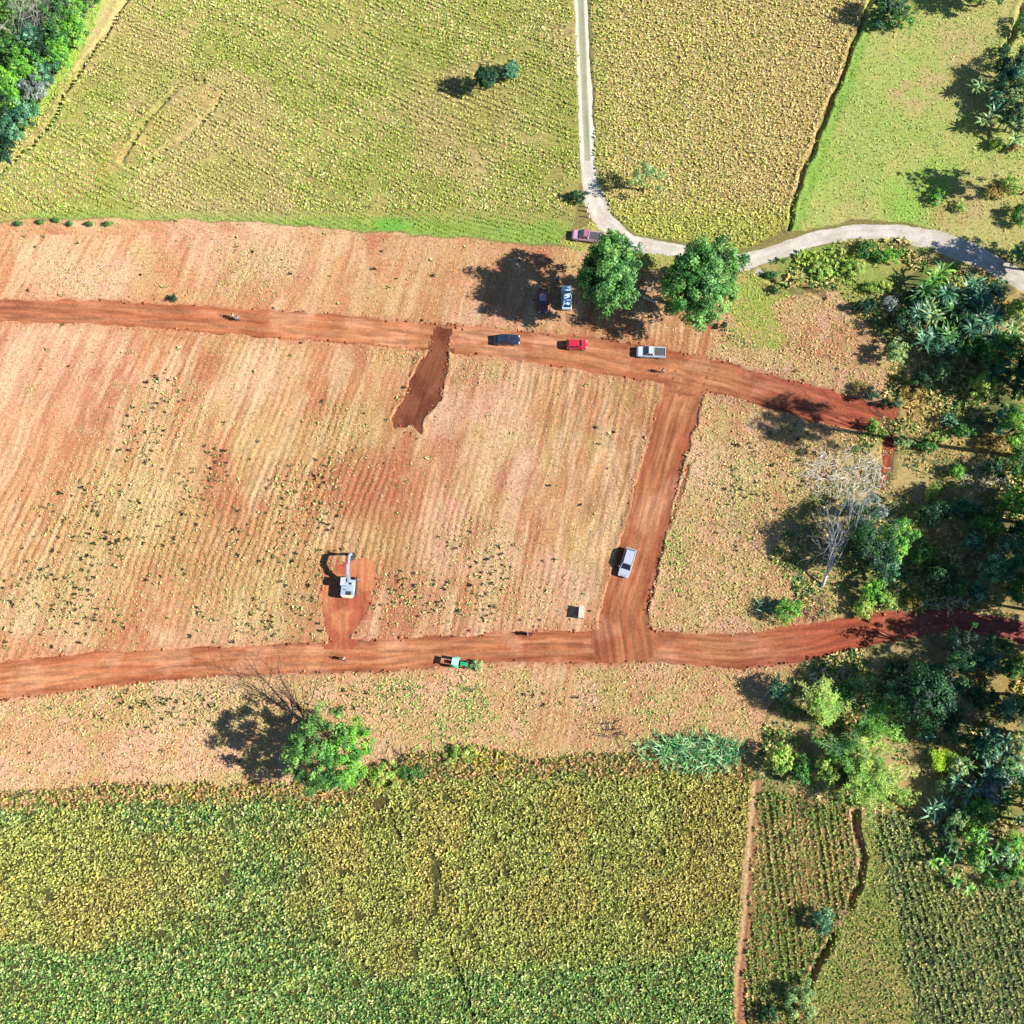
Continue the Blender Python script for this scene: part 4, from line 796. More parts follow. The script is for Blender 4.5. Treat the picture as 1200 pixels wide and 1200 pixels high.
bamboo(985, 880, 7.0, 16, 'mid', 'green bamboo between the leaning one and the fountain', spread=.5)
strap_clump(822, 882, 6.4, 2.6, 520, 2.3, .16, 'cane', 'wide clump of bluish cane leaves above the lower crop')
strap_clump(770, 878, 3.4, 2.0, 130, 1.9, .13, 'cane', 'darker thin cane clump left of the wide one')
strap_clump(905, 712, 2.0, 1.3, 46, 1.6, .18, 'teal', 'spiky clump in the shade of the corner bush', 'spiky_clump', 'spiky plant')
# lower right thicket
k = 0
TH = [(1150, 868, 'teal'), (1172, 862, 'teal'), (1192, 870, 'pale'), (1138, 885, 'mid'), (1160, 885, 'teal'), (1184, 888, 'teal'), (1122, 898, 'pale'), (1146, 905, 'teal'), (1172, 908, 'grey'), (1195, 912, 'teal'), (1110, 920, 'pale'), (1132, 925, 'teal'), (1158, 928, 'grey'), (1185, 932, 'mid'),
      (1148, 945, 'bright'), (1172, 950, 'mid'), (1122, 960, 'pale'), (1196, 958, 'pale'), (1140, 975, 'bright'), (1165, 975, 'mid'), (1188, 985, 'bright'), (1118, 995, 'mid'), (1145, 1005, 'bright'), (1170, 1010, 'mid'), (1195, 1015, 'bright'), (1128, 1025, 'bright'), (1108, 975, 'dark'), (1100, 945, 'teal')]
where = ['at the top left of', 'high in', 'at the top right of', 'on the upper left of', 'near the top of', 'on the upper right of', 'on the left tip of', 'left of the middle of', 'above the middle of', 'on the right flank of', 'at the far left of', 'in the left half of', 'in the very middle of', 'in the right half of',
         'below the middle of', 'right of the middle of', 'on the lower left flank of', 'on the lower right flank of', 'low in', 'low in the right half of', 'at the lower right of', 'at the lower left of', 'near the bottom of', 'near the bottom right of', 'in the bottom right corner of', 'at the bottom tip of', 'in the shade left of', 'on the shaded upper left of']
tone = dict(teal='bluish', pale='pale', mid='green', grey='greyish', bright='bright green', dark='dark')
for i, ((a, b, p), wh) in enumerate(zip(TH, where)):
    lb = '%s %s plant %s the lower right thicket' % (tone[p], 'broad leaved' if i % 2 else 'bushy', wh); gr = 'leafy plants in the lower right thicket'
    if i % 2: banana(a, b, rng.uniform(1.6, 3.8), rng.uniform(1.2, 2.2), p, lb, stems=int(rng.integers(2, 5)), Wd=.36, nl=7, name='broad_leaved_plant', cat='plant', spread=1.3, group=gr)
    else:
        t_ = tree(a, b, rng.uniform(1.4, 3.0), (rng.uniform(1.3, 2.3), rng.uniform(1.2, 2.0), 1.3), p, lb, 'bush', 'bushy_plant', leaf=rng.uniform(.3, .6), dens=.9, group=gr); t_['category'] = 'plant'
# tall trees past the right edge: their shade lies over the picture
for (a, b, z, R, p, l) in [(1280, 425, 11, (5.0, 4.5, 7.0), 'dark', 'tall tree past the right edge shading the ground below the bananas'), (1258, 345, 9.0, (4.2, 3.4, 6.0), 'mid', 'tall tree past the right edge shading the gravel road end'), (1290, 655, 12, (6.0, 4.6, 8.5), 'dark', 'tall tree past the right edge shading the dark middle ground'), (1270, 705, 11, (5.0, 4.0, 7.5), 'mid', 'tall tree past the right edge above the lower dirt road'), (1260, 815, 12, (6.0, 4.6, 8.0), 'dark', 'tall tree past the right edge below the lower dirt road'),
    (1275, 860, 12, (5.5, 4.2, 8.0), 'mid', 'tall tree past the right edge level with the lower thicket'), (1300, 600, 12, (5.0, 2.2, 9.0), 'dark', 'tall tree past the right edge casting the middle band of shade'), (1250, 950, 8, (4.5, 4.0, 5.0), 'mid', 'tall tree past the right edge beside the lower thicket'), (1320, 760, 12, (6.0, 4.0, 8.0), 'dark', 'tall tree past the right edge beside the lower dirt road'), (1350, 668, 13, (6.0, 4.6, 9.0), 'dark', 'farthest tall tree past the right edge in the middle')]:
    tree(a, b, z, R, p, l, leaf=.6, cr=1.3, r0=.3, dens=1.3)
def off_tree(bx, by, z, R, p, l, **kw):
    b = gp(bx, by, 0); q = topx(b[0], b[1], z); return tree(q[0], q[1], z, R, p, l, **kw)
off_tree(1222, 540, 29.0, (3.6, 4.6, 4.6), 'dark', 'very tall slender tree past the right edge whose shade reaches the upper dirt road', leaf=.6, cr=1.2, r0=.42, dens=1.0)
off_tree(1218, 604, 11.0, (4.2, 1.8, 5.0), 'dark', 'tall tree past the right edge level with the pale leafless tree', leaf=.5, cr=1.1, r0=.3)
off_tree(1214, 585, 7.0, (3.0, 1.3, 4.0), 'dark', 'smaller tree past the right edge level with the pale leafless tree', leaf=.5, cr=1.0)
tree(1130, 752, 7.5, (3.8, 2.4, 3.0), 'dark', 'dark spreading tree over the lower dirt road by the right edge', leaf=.5, r0=.22, dens=.3)
tree(1085, 812, 8.5, (5.4, 3.8, 3.4), 'dark', 'dark tree below the road that shades the lower dirt road', leaf=.45, r0=.22, dens=1.2)
tree(975, 500, 6.4, (2.4, 1.6, 1.4), 'dark', 'thin topped tree whose shade crosses the upper dirt road', leaf=.4, dens=.35) if False else None
bare_tree(963, 688, (988, 626), 7.5, .26, 'tall pale leafless tree with fanned branches by the clearing', M_GBARK, nb=8, depth=3, fan=.36)
tree(1016, 634, 5.8, (4.0, 4.6, 3.4), 'dark', 'dark low tree beneath the pale leafless tree', leaf=.42, dens=1.3)
tree(1010, 596, 3.6, (4.4, 2.0, 2.0), 'grey', 'grey leaved tree top around the pale leafless branches', leaf=.34, dens=.5)
bare_tree(1052, 520, (1012, 470), 7.5, .16, 'thin dark tree at the end of the upper dirt road', M_DBARK, nb=7, depth=3, fan=.5)
brush(990, 556, 7.0, 4.2, 300, 'large heap of pale cut branches left of the pale leafless tree top', M_PWOOD, 2.4, rr=.035)
brush(1150, 560, 4.4, 1.8, 55, 'pale felled branches near the right edge', M_PWOOD, 2.0, rr=.05)
brush(948, 712, 3.0, 2.0, 36, 'reddish roots and branches torn up at the road corner', plain('red_root', (.30, .14, .10), .9), 2.2)
brush(975, 795, 4.0, 1.4, 40, 'pale twigs scattered below the lower dirt road', M_PWOOD, 1.8, rr=.06)
brush(1110, 705, 4.4, .9, 30, 'dry stalks along the upper bank of the lower dirt road', M_PWOOD, 1.8, rr=.06)
for (a, b, z, R, p, l, c_) in [(448, 908, .8, (3.0, 2.0, .8), 'yell', 'light scrub at the foot of the bright light green tree', 'scrub'), (540, 884, .7, (2.6, 1.4, .7), 'yell', 'yellow green scrub on the crop edge under the tractor', 'scrub'), (480, 905, .5, (2.6, 1.3, .5), 'mid', 'green scrub under the broken branch', 'scrub'), (1008, 455, .6, (2.0, 1.4, .6), 'gold', 'dry golden scrub beside the end of the upper dirt road', 'scrub'), (1070, 455, .6, (2.6, 1.6, .6), 'gold', 'dry golden scrub right of the road spur', 'scrub'), (1160, 520, .7, (3.0, 1.2, .6), 'gold', 'long dry golden scrub strip by the vivid green tree', 'scrub'), (1100, 512, .6, (2.4, 1.2, .5), 'yell', 'yellow scrub in the dry grass right of the spur', 'scrub')]:
    tree(a, b, z, R, p, l, c_, 'low_scrub', leaf=.28, dens=.8)
for (a, b, z, R, p, l) in [(1192, 92, 4.0, (3.6, 3.2, 3.0), 'teal', 'bluish tree crowding the right edge above the palm leaved plants'), (1188, 140, 3.2, (2.6, 2.2, 2.2), 'dark', 'dark tree crowding the right edge behind the palm leaved plants'), (1168, 118, 2.4, (2.2, 2.0, 1.8), 'teal', 'bluish tree between the palm leaved plants'),
    (1105, 408, 2.6, (2.6, 1.8, 1.8), 'teal', 'bluish tree just below the banana thicket'), (1170, 436, 3.0, (2.4, 1.8, 2.0), 'teal', 'bluish tree right of the lobed yellow green tree'), (1080, 444, 2.0, (2.0, 1.3, 1.4), 'dark', 'dark tree left of the round pale shrub in shade'),
    (1128, 505, 1.6, (2.2, 1.2, 1.2), 'mid', 'green tree in the dry grass left of the vivid green tree'), (1165, 548, 2.6, (2.4, 1.4, 1.8), 'dark', 'dark tree by the pale felled branches'), (1196, 545, 3.0, (2.4, 2.2, 2.0), 'mid', 'green tree at the right edge over the felled branches'),
    (1158, 612, 3.0, (2.8, 1.8, 2.0), 'mid', 'green tree in the middle ground right of the small bluish tree'), (1165, 665, 3.4, (2.6, 2.2, 2.2), 'cane', 'grey green tree left of the bluish tree at the right edge'), (1120, 690, 2.4, (2.4, 1.4, 1.6), 'mid', 'green tree on the shaded bank above the lower dirt road'), (1082, 650, 2.6, (2.2, 1.8, 1.8), 'mid', 'green tree right of the bright round tree'),
    (1125, 775, 2.6, (2.6, 1.6, 1.8), 'cane', 'light green tree on the verge below the lower dirt road'), (1150, 815, 3.0, (3.0, 1.8, 2.0), 'dark', 'dark tree below the verge at the right'), (1190, 830, 3.4, (3.0, 2.2, 2.2), 'teal', 'bluish tree at the right edge above the thicket'), (1110, 845, 2.4, (2.2, 1.6, 1.6), 'dark', 'dark tree above the vivid lime bush'),
    (1052, 808, 2.6, (2.6, 1.8, 1.8), 'cane', 'light green tree above the long green bamboo plume'), (985, 815, 2.6, (2.2, 1.6, 1.8), 'mid', 'green tree at the head of the tall bamboo'), (1180, 905, 2.4, (2.4, 1.8, 1.6), 'cane', 'light bushy tree in the right part of the lower thicket'), (1140, 955, 2.2, (2.2, 1.8, 1.5), 'mid', 'green bushy tree in the lower part of the thicket'), (1180, 1000, 2.0, (2.4, 1.6, 1.4), 'cane', 'light bushy tree at the bottom of the lower thicket'),
    (1130, 372, 2.8, (3.4, 2.2, 1.8), 'dark', 'dark leafy tree beneath the middle banana plants'), (1075, 350, 2.0, (2.4, 2.2, 1.5), 'dark', 'dark leafy tree beneath the left banana plants'), (1168, 340, 2.6, (2.2, 1.8, 1.6), 'teal', 'bluish tree on the verge just under the gravel road')]:
    tree(a, b, z, R, p, l, leaf=.38, dens=.9)
# -- wood in the upper left corner
WD = [(12, 150, 3.4, 2.6, 'teal'), (28, 132, 3.2, 2.4, 'teal'), (8, 118, 4.0, 2.8, 'bright'), (10, 95, 4.4, 2.6, 'bright'), (38, 102, 3.4, 2.4, 'grey'), (30, 78, 4.4, 2.8, 'bright'), (52, 84, 3.4, 2.4, 'teal'), (66, 62, 3.4, 2.5, 'bright'), (46, 60, 4.2, 2.6, 'dark'), (82, 42, 3.4, 2.5, 'bright'), (64, 38, 4.2, 2.5, 'mid'),
      (84, 14, 3.6, 2.6, 'bright'), (66, 10, 4.4, 2.6, 'mid'), (100, -8, 3.6, 2.8, 'mid'), (12, 62, 5.0, 2.8, 'mid'), (-8, 130, 4.6, 3.4, 'dark'), (2, 178, 3.0, 2.2, 'dark'), (36, 44, 4.4, 2.4, 'teal')]
wl = ['bluish tree at the lower tip of the corner wood', 'bluish tree on the edge of the corner wood by the tan bank', 'bright tree on the left picture edge low in the corner wood', 'bright tree on the left picture edge in the corner wood', 'grey leaved tree on the edge of the corner wood', 'bright round tree in the middle of the corner wood',
      'bluish tree on the outer edge of the corner wood', 'bright tree halfway up the outer edge of the corner wood', 'dark tree in the hollow of the corner wood', 'bright tree high on the outer edge of the corner wood', 'green tree beside the grey dead tops of the corner wood', 'bright tree at the top of the corner wood edge',
      'green tree at the top edge beside the second dead tree', 'green tree cut by the top edge at the end of the corner wood', 'green tree under the grey dead tops of the corner wood', 'dark tree past the left edge of the corner wood', 'small dark tree at the very foot of the corner wood', 'bluish tree beneath the grey dead tops']
for (a, b, z, R, p), l in zip(WD, wl): tree(a, b, z, (R, R, R * .9), p, l, leaf=.4, group='trees of the corner wood')
bare_tree(22, 52, (22, 18), 6.5, .16, 'largest grey dead tree top in the corner wood', M_PBARK, nb=9, depth=3, fan=.6)
bare_tree(48, 48, (48, 18), 6.0, .15, 'grey dead tree right of the largest dead top', M_PBARK, nb=8, depth=3, fan=.6)
bare_tree(96, 24, (95, 8), 5.0, .12, 'grey dead tree at the outer top edge of the corner wood', M_PBARK, nb=7, depth=3, fan=.6)
# small shrubs on the field boundary left
HB = [(22, 262), (48, 260), (66, 258), (82, 262), (104, 262), (126, 262)]
for (a, b), l in zip(HB, ['nearest the left edge', 'second from the left edge', 'third from the left edge', 'fourth from the left edge', 'second from the right end', 'at the right end']):
    tree(a, b, .35, (.6, .35, .35), 'mid', 'small dark hedge bush on the crop boundary, ' + l, 'bush', 'hedge_bush', leaf=.24, group='hedge bushes on the left crop boundary')

# ------------------------------------------------------------------ vehicles
M_GLASS = plain('tinted_glass', (.012, .016, .022), .08, noise=.05, spec=.8); M_TYRE = plain('tyre_rubber', (.02, .02, .02), .85)
M_RIM = plain('alloy_rim', (.45, .45, .46), .35, .8); M_LAMP = plain('lamp_glass', (.75, .75, .72), .15, spec=.8); M_TAIL = plain('tail_lamp', (.35, .02, .02), .25)
M_BLACK = plain('black_plastic', (.025, .025, .027), .6); M_BED = plain('cargo_bed_liner', (.05, .05, .055), .7); M_CHROME = plain('number_plate', (.6, .6, .58), .4)
def at_pixels(px, py, z=0): c = gp(px, py, z); return c[0], c[1]
def car(px, py, ang, paint, label, kind='sedan', Ln=4.4, W=1.78, Hh=1.5, z0=0.0, name='parked_car', roof=None, group='cars parked around the site'):
    """ang: heading of the bonnet in degrees, 0 = right of the picture, 90 = up"""
    x, y = at_pixels(px, py, .9); name = {'pickup': 'pickup_truck', 'van': 'parked_van'}.get(kind, name)
    t = thing(name, label, {'pickup': 'pickup truck', 'van': 'van'}.get(kind, 'car'), (x, y, z0), math.radians(ang), group)
    h = Ln / 2; gc = .28; belt = {'sedan': .92, 'suv': 1.08, 'van': 1.15, 'pickup': 1.08}[kind]
    def ring(xx, w_, zb, zt): w_ /= 2; return [(xx, -w_ * .86, zb), (xx, -w_, zb + .16), (xx, -w_, zt - .18), (xx, -w_ * .9, zt), (xx, w_ * .9, zt), (xx, w_, zt - .18), (xx, w_, zb + .16), (xx, w_ * .86, zb)]
    hood = belt - .10
    if kind == 'sedan': st = [(-h, .82, .42, belt - .2), (-h + .08, .95, .34, belt - .08), (-h + .6, 1, gc, belt), (-h * .2, 1, gc, belt), (h * .42, 1, gc, belt), (h * .5, 1, gc, hood + .06), (h - .35, .97, .32, hood - .06), (h - .08, .9, .36, hood - .2), (h, .74, .42, hood - .32)]
    elif kind == 'pickup': st = [(-h, .93, .42, belt - .06), (-h + .06, .98, .36, belt), (-h * .3, 1, gc + .08, belt), (h * .42, 1, gc + .08, belt), (h * .5, 1, gc + .08, hood + .05), (h - .3, .97, .36, hood), (h - .06, .92, .38, hood - .14), (h, .8, .44, hood - .28)]
    else: st = [(-h, .88, .42, belt - .1), (-h + .07, .97, .34, belt), (-h * .3, 1, gc, belt), (h * .45, 1, gc, belt), (h * .55, 1, gc, hood + .04), (h - .3, .96, .34, hood - .04), (h - .06, .9, .38, hood - .18), (h, .76, .44, hood - .3)]
    b = MB(); b.loft([ring(xx, W * k, zb, zt) for xx, k, zb, zt in st])
    cab = {'sedan': (-h * .72, -h * .42, h * .12, h * .48), 'suv': (-h * .93, -h * .78, h * .16, h * .5), 'van': (-h * .96, -h * .9, h * .42, h * .68), 'pickup': (-h * .16, -h * .06, h * .2, h * .47)}[kind]
    r0, r1, r2, r3 = cab; wb, wt = W * .44, W * .36; top = Hh
    for (xa, xb) in ((r0, r1), (r3, r2)):                                                # pillars carry the roof
        for s_ in (-1, 1): b.tube([(xa, s_ * (wb - .02), belt - .03), (xb, s_ * (wt - .01), top - .02)], [.05, .045], 4)
    for s_ in (-1, 1): b.tube([((r1 + r2) / 2, s_ * (wb - .01), belt - .03), ((r1 + r2) / 2, s_ * (wt), top - .02)], [.045, .045], 4)
    if kind == 'pickup':
        b.box((-h * .6, W * .445, belt + .03), (h * .8, .08, .10)); b.box((-h * .6, -W * .445, belt + .03), (h * .8, .08, .10)); b.box((-h + .06, 0, belt + .03), (.08, W * .86, .10))
    b.build('body', paint, t, smooth=False)
    MB().loft([[(r1 - .04, -wt, top - .03), (r1 - .04, wt, top - .03), (r2 + .04, wt, top - .03), (r2 + .04, -wt, top - .03)], [(r1 + .02, -wt + .05, top + .03), (r1 + .02, wt - .05, top + .03), (r2 - .04, wt - .05, top + .03), (r2 - .04, -wt + .05, top + .03)]]).build('roof', roof or paint, t, bevel=.012)
    g_ = .006
    MB().quad((r3 - g_, -wb + .03, belt), (r3 - g_, wb - .03, belt), (r2 - g_, wt - .03, top - .01), (r2 - g_, -wt + .03, top - .01)).build('windscreen', M_GLASS, t)
    MB().quad((r0 + g_, wb - .03, belt), (r0 + g_, -wb + .03, belt), (r1 + g_, -wt + .03, top - .01), (r1 + g_, wt - .03, top - .01)).build('rear_window', M_GLASS, t)
    for s_ in (-1, 1):
        MB().quad((r0 + .05, s_ * wb, belt), (r3 - .05, s_ * wb, belt), (r2 - .02, s_ * wt, top - .02), (r1 + .02, s_ * wt, top - .02)).build('side_window', M_GLASS, t)
        for xx in (h * .62, -h * .60):
            wh = MB().tube([(xx, s_ * (W / 2 - .21), .34), (xx, s_ * (W / 2 + .015), .34)], [.34, .34], 16).build('wheel', M_TYRE, t)
            MB().tube([(xx, s_ * (W / 2), .34), (xx, s_ * (W / 2 + .03), .34)], [.2, .19], 12).build('rim', M_RIM, wh)
        MB().box((h - .10, s_ * W * .33, hood - .22), (.16, .34, .13)).build('headlight', M_LAMP, t, bevel=.02)
        MB().box((-h + .03, s_ * W * .38, belt - .22), (.10, .22, .16)).build('tail_light', M_TAIL, t, bevel=.015)
        MB().box((r3 - .18, s_ * (W / 2 + .08), belt + .02), (.12, .20, .14)).build('wing_mirror', paint, t, bevel=.02)
    for xx in (h - .02, -h + .02): MB().box((xx, 0, .46), (.10, W * .8, .16)).build('bumper', M_BLACK, t, bevel=.02)
    if kind == 'pickup': MB().box((-h * .6, 0, belt + .005), (h * .76, W * .80, .01)).build('cargo_bed', M_BED, t)
    return t
P_ = lambda n, c: plain(n, c, .28, noise=.05, spec=.5, coat=.5)
DK, RD, SV, WH, MR, BL, SL = P_('dark_blue_paint', (.012, .018, .04)), P_('red_paint', (.42, .015, .03)), P_('silver_paint', (.30, .33, .37)), P_('white_paint', (.5, .53, .56)), P_('maroon_paint', (.16, .02, .04)), P_('pale_blue_paint', (.42, .58, .72)), P_('pale_grey_paint', (.40, .45, .50))
RZ = -.075
car(594, 397, 0, DK, 'dark blue saloon car parked on the upper dirt road, leftmost of the road cars', z0=RZ)
car(676, 403, 0, RD, 'small bright red hatchback on the upper dirt road', 'suv', 3.5, 1.62, 1.45, z0=RZ)
car(763, 412, 177, SL, 'silver pickup truck with a dark open bed on the upper dirt road', 'pickup', 4.9, 1.85, 1.7, z0=RZ)
car(735, 659, 252, SV, 'silver car with a dark windscreen on the connecting dirt road', 'suv', 4.8, 1.9, 1.7, z0=RZ)
car(664, 348, 90, BL, 'pale blue car parked in the tall tree shade left of its trunk', 'suv', 4.4, 1.75, 1.5)
car(636, 352, 270, MR, 'maroon car with a pale roof parked deepest in the tree shade', 'sedan', 4.3, 1.75, 1.45, roof=P_('faded_roof_paint', (.36, .22, .26)))
car(687, 276, 172, P_('faded_pink_paint', (.42, .24, .30)), 'faded mauve pickup truck where the track meets the gravel road', 'pickup', 5.0, 1.9, 1.75, roof=P_('mauve_roof_paint', (.30, .10, .17)))

def motorbike(px, py, ang, paint, label):
    x, y = at_pixels(px, py, .5); t = thing('motorcycle', label, 'motorcycle', (x, y, -.05), math.radians(ang), 'motorcycles on the gravel road')
    for xx in (.62, -.62):
        w_ = MB().tube([(xx, -.05, .31), (xx, .05, .31)], [.31, .31], 16).build('wheel', M_TYRE, t); MB().tube([(xx, -.055, .31), (xx, .055, .31)], [.2, .2], 12).build('rim', M_RIM, w_)
    MB().tube([(-.62, 0, .32), (-.2, 0, .55), (.25, 0, .62), (.45, 0, .85)], [.05, .07, .07, .04], 8).tube([(.62, 0, .32), (.42, 0, .92)], [.035, .035], 6).build('frame', M_BLACK, t)
    MB().loft([[(xx, -w_, .68), (xx, w_, .68), (xx, w_ * .8, .68 + h), (xx, -w_ * .8, .68 + h)] for xx, w_, h in ((.32, .08, .12), (.15, .14, .22), (-.1, .10, .14))]).build('fuel_tank', paint, t, bevel=.02)
    MB().box((-.42, 0, .78), (.62, .24, .09)).build('saddle', M_BLACK, t, bevel=.03); MB().tube([(.40, -.34, .98), (.44, 0, .94), (.40, .34, .98)], [.022] * 3, 6).build('handlebar', M_BLACK, t)
    return t
# people: one skinned body each, clothes and hair as parts
def bake(o, name):
    dg = bpy.context.evaluated_depsgraph_get(); me = bpy.data.meshes.new_from_object(o.evaluated_get(dg)); bpy.data.objects.remove(o); me.name = name; return me
def skin(name, nodes, edges, rad, sub=1):
    me = bpy.data.meshes.new(name); me.from_pydata(nodes, edges, []); o = bpy.data.objects.new(name, me); COL.objects.link(o)
    m = o.modifiers.new('s', 'SKIN'); m.use_smooth_shade = True
    for v, r_ in zip(me.skin_vertices[0].data, rad): v.radius = (r_, r_)
    me.skin_vertices[0].data[0].use_root = True
    d = o.modifiers.new('d', 'SUBSURF'); d.levels = sub; d.render_levels = sub
    bpy.context.view_layer.update(); return bake(o, name)
def pose(walk, sit=0):
    a = .16 * walk
    if sit: kn = [(-.12, -.42, .82 - .02), (.12, -.42, .82 - .02)]; ft = [(-.14, -.36, .42), (.14, -.36, .42)]; toe = [(-.14, -.52, .40), (.14, -.52, .40)]
    else: kn = [(-.11, -a * .6, .48), (.11, a * .4, .48)]; ft = [(-.11, -a, .07), (.11, a * 1.2, .07)]; toe = [(-.11, -a - .16, .04), (.11, a * 1.2 - .16, .04)]
    N_ = [(0, 0, .93), (0, 0, 1.12), (0, 0, 1.32), (0, 0, 1.47), (0, -.02, 1.56), (0, -.03, 1.68)] + [(-.2, 0, 1.40), (-.27, a * .5 - sit * .18, 1.14), (-.26, a - .05 - sit * .42, .90 + sit * .12), (.2, 0, 1.40), (.27, -a * .5 - sit * .18, 1.14), (.26, -a - .05 - sit * .42, .90 + sit * .12)] + [(-.09, 0, .90), kn[0], ft[0], toe[0], (.09, 0, .90), kn[1], ft[1], toe[1]]
    for sd, k in ((-1, 8), (1, 11)):
        h = N_[k]
        for j in range(4): N_.append((h[0] + sd * (-.03 + .02 * j), h[1] - .03 + .01 * j, h[2] - .17 + .015 * abs(j - 1)))
        N_.append((h[0] - sd * .02, h[1] - .08, h[2] - .09))
    E = [(0, 1), (1, 2), (2, 3), (3, 4), (4, 5), (2, 6), (6, 7), (7, 8), (2, 9), (9, 10), (10, 11), (0, 12), (12, 13), (13, 14), (14, 15), (0, 16), (16, 17), (17, 18), (18, 19)] + [(8, 20 + j) for j in range(5)] + [(11, 25 + j) for j in range(5)]
    R_ = [.14, .13, .15, .07, .055, .105, .06, .045, .03, .06, .045, .03, .09, .058, .04, .03, .09, .058, .04, .03] + [.011] * 10
    return N_, E, R_
BODY = {}
for key, (wk, st_) in dict(stand=(.3, 0), walk=(1.5, 0), sit=(0, 1)).items():
    N_, E, R_ = pose(wk, st_); BODY[key] = skin('person_' + key, N_, E, R_)
    sh = [0, 1, 2, 6, 7, 9, 10]; im = {v: i for i, v in enumerate(sh)}; BODY[key + '_shirt'] = skin('shirt', [N_[i] for i in sh], [(im[a_], im[b_]) for a_, b_ in E if a_ in im and b_ in im], [R_[i] + .022 for i in sh])
    sh = [0, 12, 13, 14, 16, 17, 18]; im = {v: i for i, v in enumerate(sh)}; BODY[key + '_trousers'] = skin('trousers', [N_[i] for i in sh], [(im[a_], im[b_]) for a_, b_ in E if a_ in im and b_ in im], [R_[i] + .02 for i in sh])
M_SKIN = plain('skin', (.30, .17, .11), .6); M_HAIR = plain('hair', (.02, .015, .012), .7)
def person(px, py, ang, shirt, legs, label, key='stand', group=None, z=0.0):
    x, y = at_pixels(px, py, .8); t = thing('person', label, 'person', (x, y, z), math.radians(ang + 90), group)
    def part(me, nm, mat): m = me.copy(); m.materials.clear(); m.materials.append(mat); return link(bpy.data.objects.new(nm, m), t)
    b_ = part(BODY[key], 'body', M_SKIN); part(BODY[key + '_shirt'], 'shirt', shirt); part(BODY[key + '_trousers'], 'trousers', legs)
    hm = MB().loft([[(math.cos(q) * r_, math.sin(q) * r_ * 1.1 - .02, zz) for q in np.linspace(0, 2 * PI, 10, False)] for r_, zz in ((.112, 1.70), (.116, 1.76), (.09, 1.82), (.03, 1.845))]).build('hair', M_HAIR, t, smooth=True)
    for sx in (-.038, .038): MB().box((sx, -.128, 1.70), (.022, .012, .012)).build('eye', M_BLACK, t)
    MB().box((0, -.142, 1.675), (.02, .03, .035)).build('nose', M_SKIN, t)
    return t
C_ = lambda n, c: plain(n, c, .85)
CW, CB, CR, CG, CJ, CT = C_('white_cloth', (.75, .75, .74)), C_('blue_cloth', (.06, .12, .28)), C_('red_cloth', (.4, .04, .05)), C_('grey_cloth', (.25, .26, .28)), C_('denim', (.04, .06, .12)), C_('tan_cloth', (.45, .34, .2))
GT = 'people standing in the shade between the two big round trees'
for (a, b, ag, s_, l_, lb) in [(757, 340, 20, CW, CJ, 'person in a white shirt standing between the two big trees, middle of three'), (764, 340, 200, CW, CG, 'person in a white shirt standing nearest the widest tree'), (748, 341, 90, CG, CJ, 'person in a grey shirt standing left of two white shirted people'),
    (749, 347, 300, CW, CJ, 'person in a white shirt standing below the grey shirted person'), (752, 330, 120, CR, CJ, 'person in a red shirt standing behind the white shirted people'), (763, 331, 240, CB, CG, 'person in a blue shirt standing behind the white shirted people'), (743, 323, 0, CG, CG, 'person all in grey standing close to the tall tree')]:
    person(a, b, ag, s_, l_, lb, group=GT)
person(624, 743, 10, CR, CJ, 'person in a red shirt standing on the lower dirt road edge', z=-.1); person(618, 743, 190, CG, CJ, 'person in a grey shirt facing the red shirted one on the lower dirt road', z=-.1)
person(403, 772, 150, CT, CJ, 'person in a tan shirt walking on the lower dirt road below the excavator', 'walk', z=-.1); person(273, 370, 0, CT, CG, 'person in a tan shirt walking along the upper dirt road', 'walk', z=-.08); person(279, 373, 0, CG, CJ, 'person in grey walking behind the tan shirted one on the upper dirt road', 'walk', z=-.08)
person(654, 326, 90, CG, CJ, 'person in grey standing alone in the tall tree shade above the cars'); person(749, 287, 180, CB, CJ, 'person in a blue shirt walking on the gravel road by the tall tree', 'walk', z=-.05)
person(693, 374, 30, CR, CJ, 'person in a red shirt at the lower edge of the tall tree shade'); person(777, 434, 0, CT, CJ, 'person in a tan shirt on the dirt road just below the silver pickup', 'walk', z=-.08)
motorbike(873, 302, 15, RD, 'red motorcycle ridden along the gravel road bend'); person(872, 301, 15, CG, CJ, 'rider in grey seated on the red motorcycle', 'sit', z=-.02)
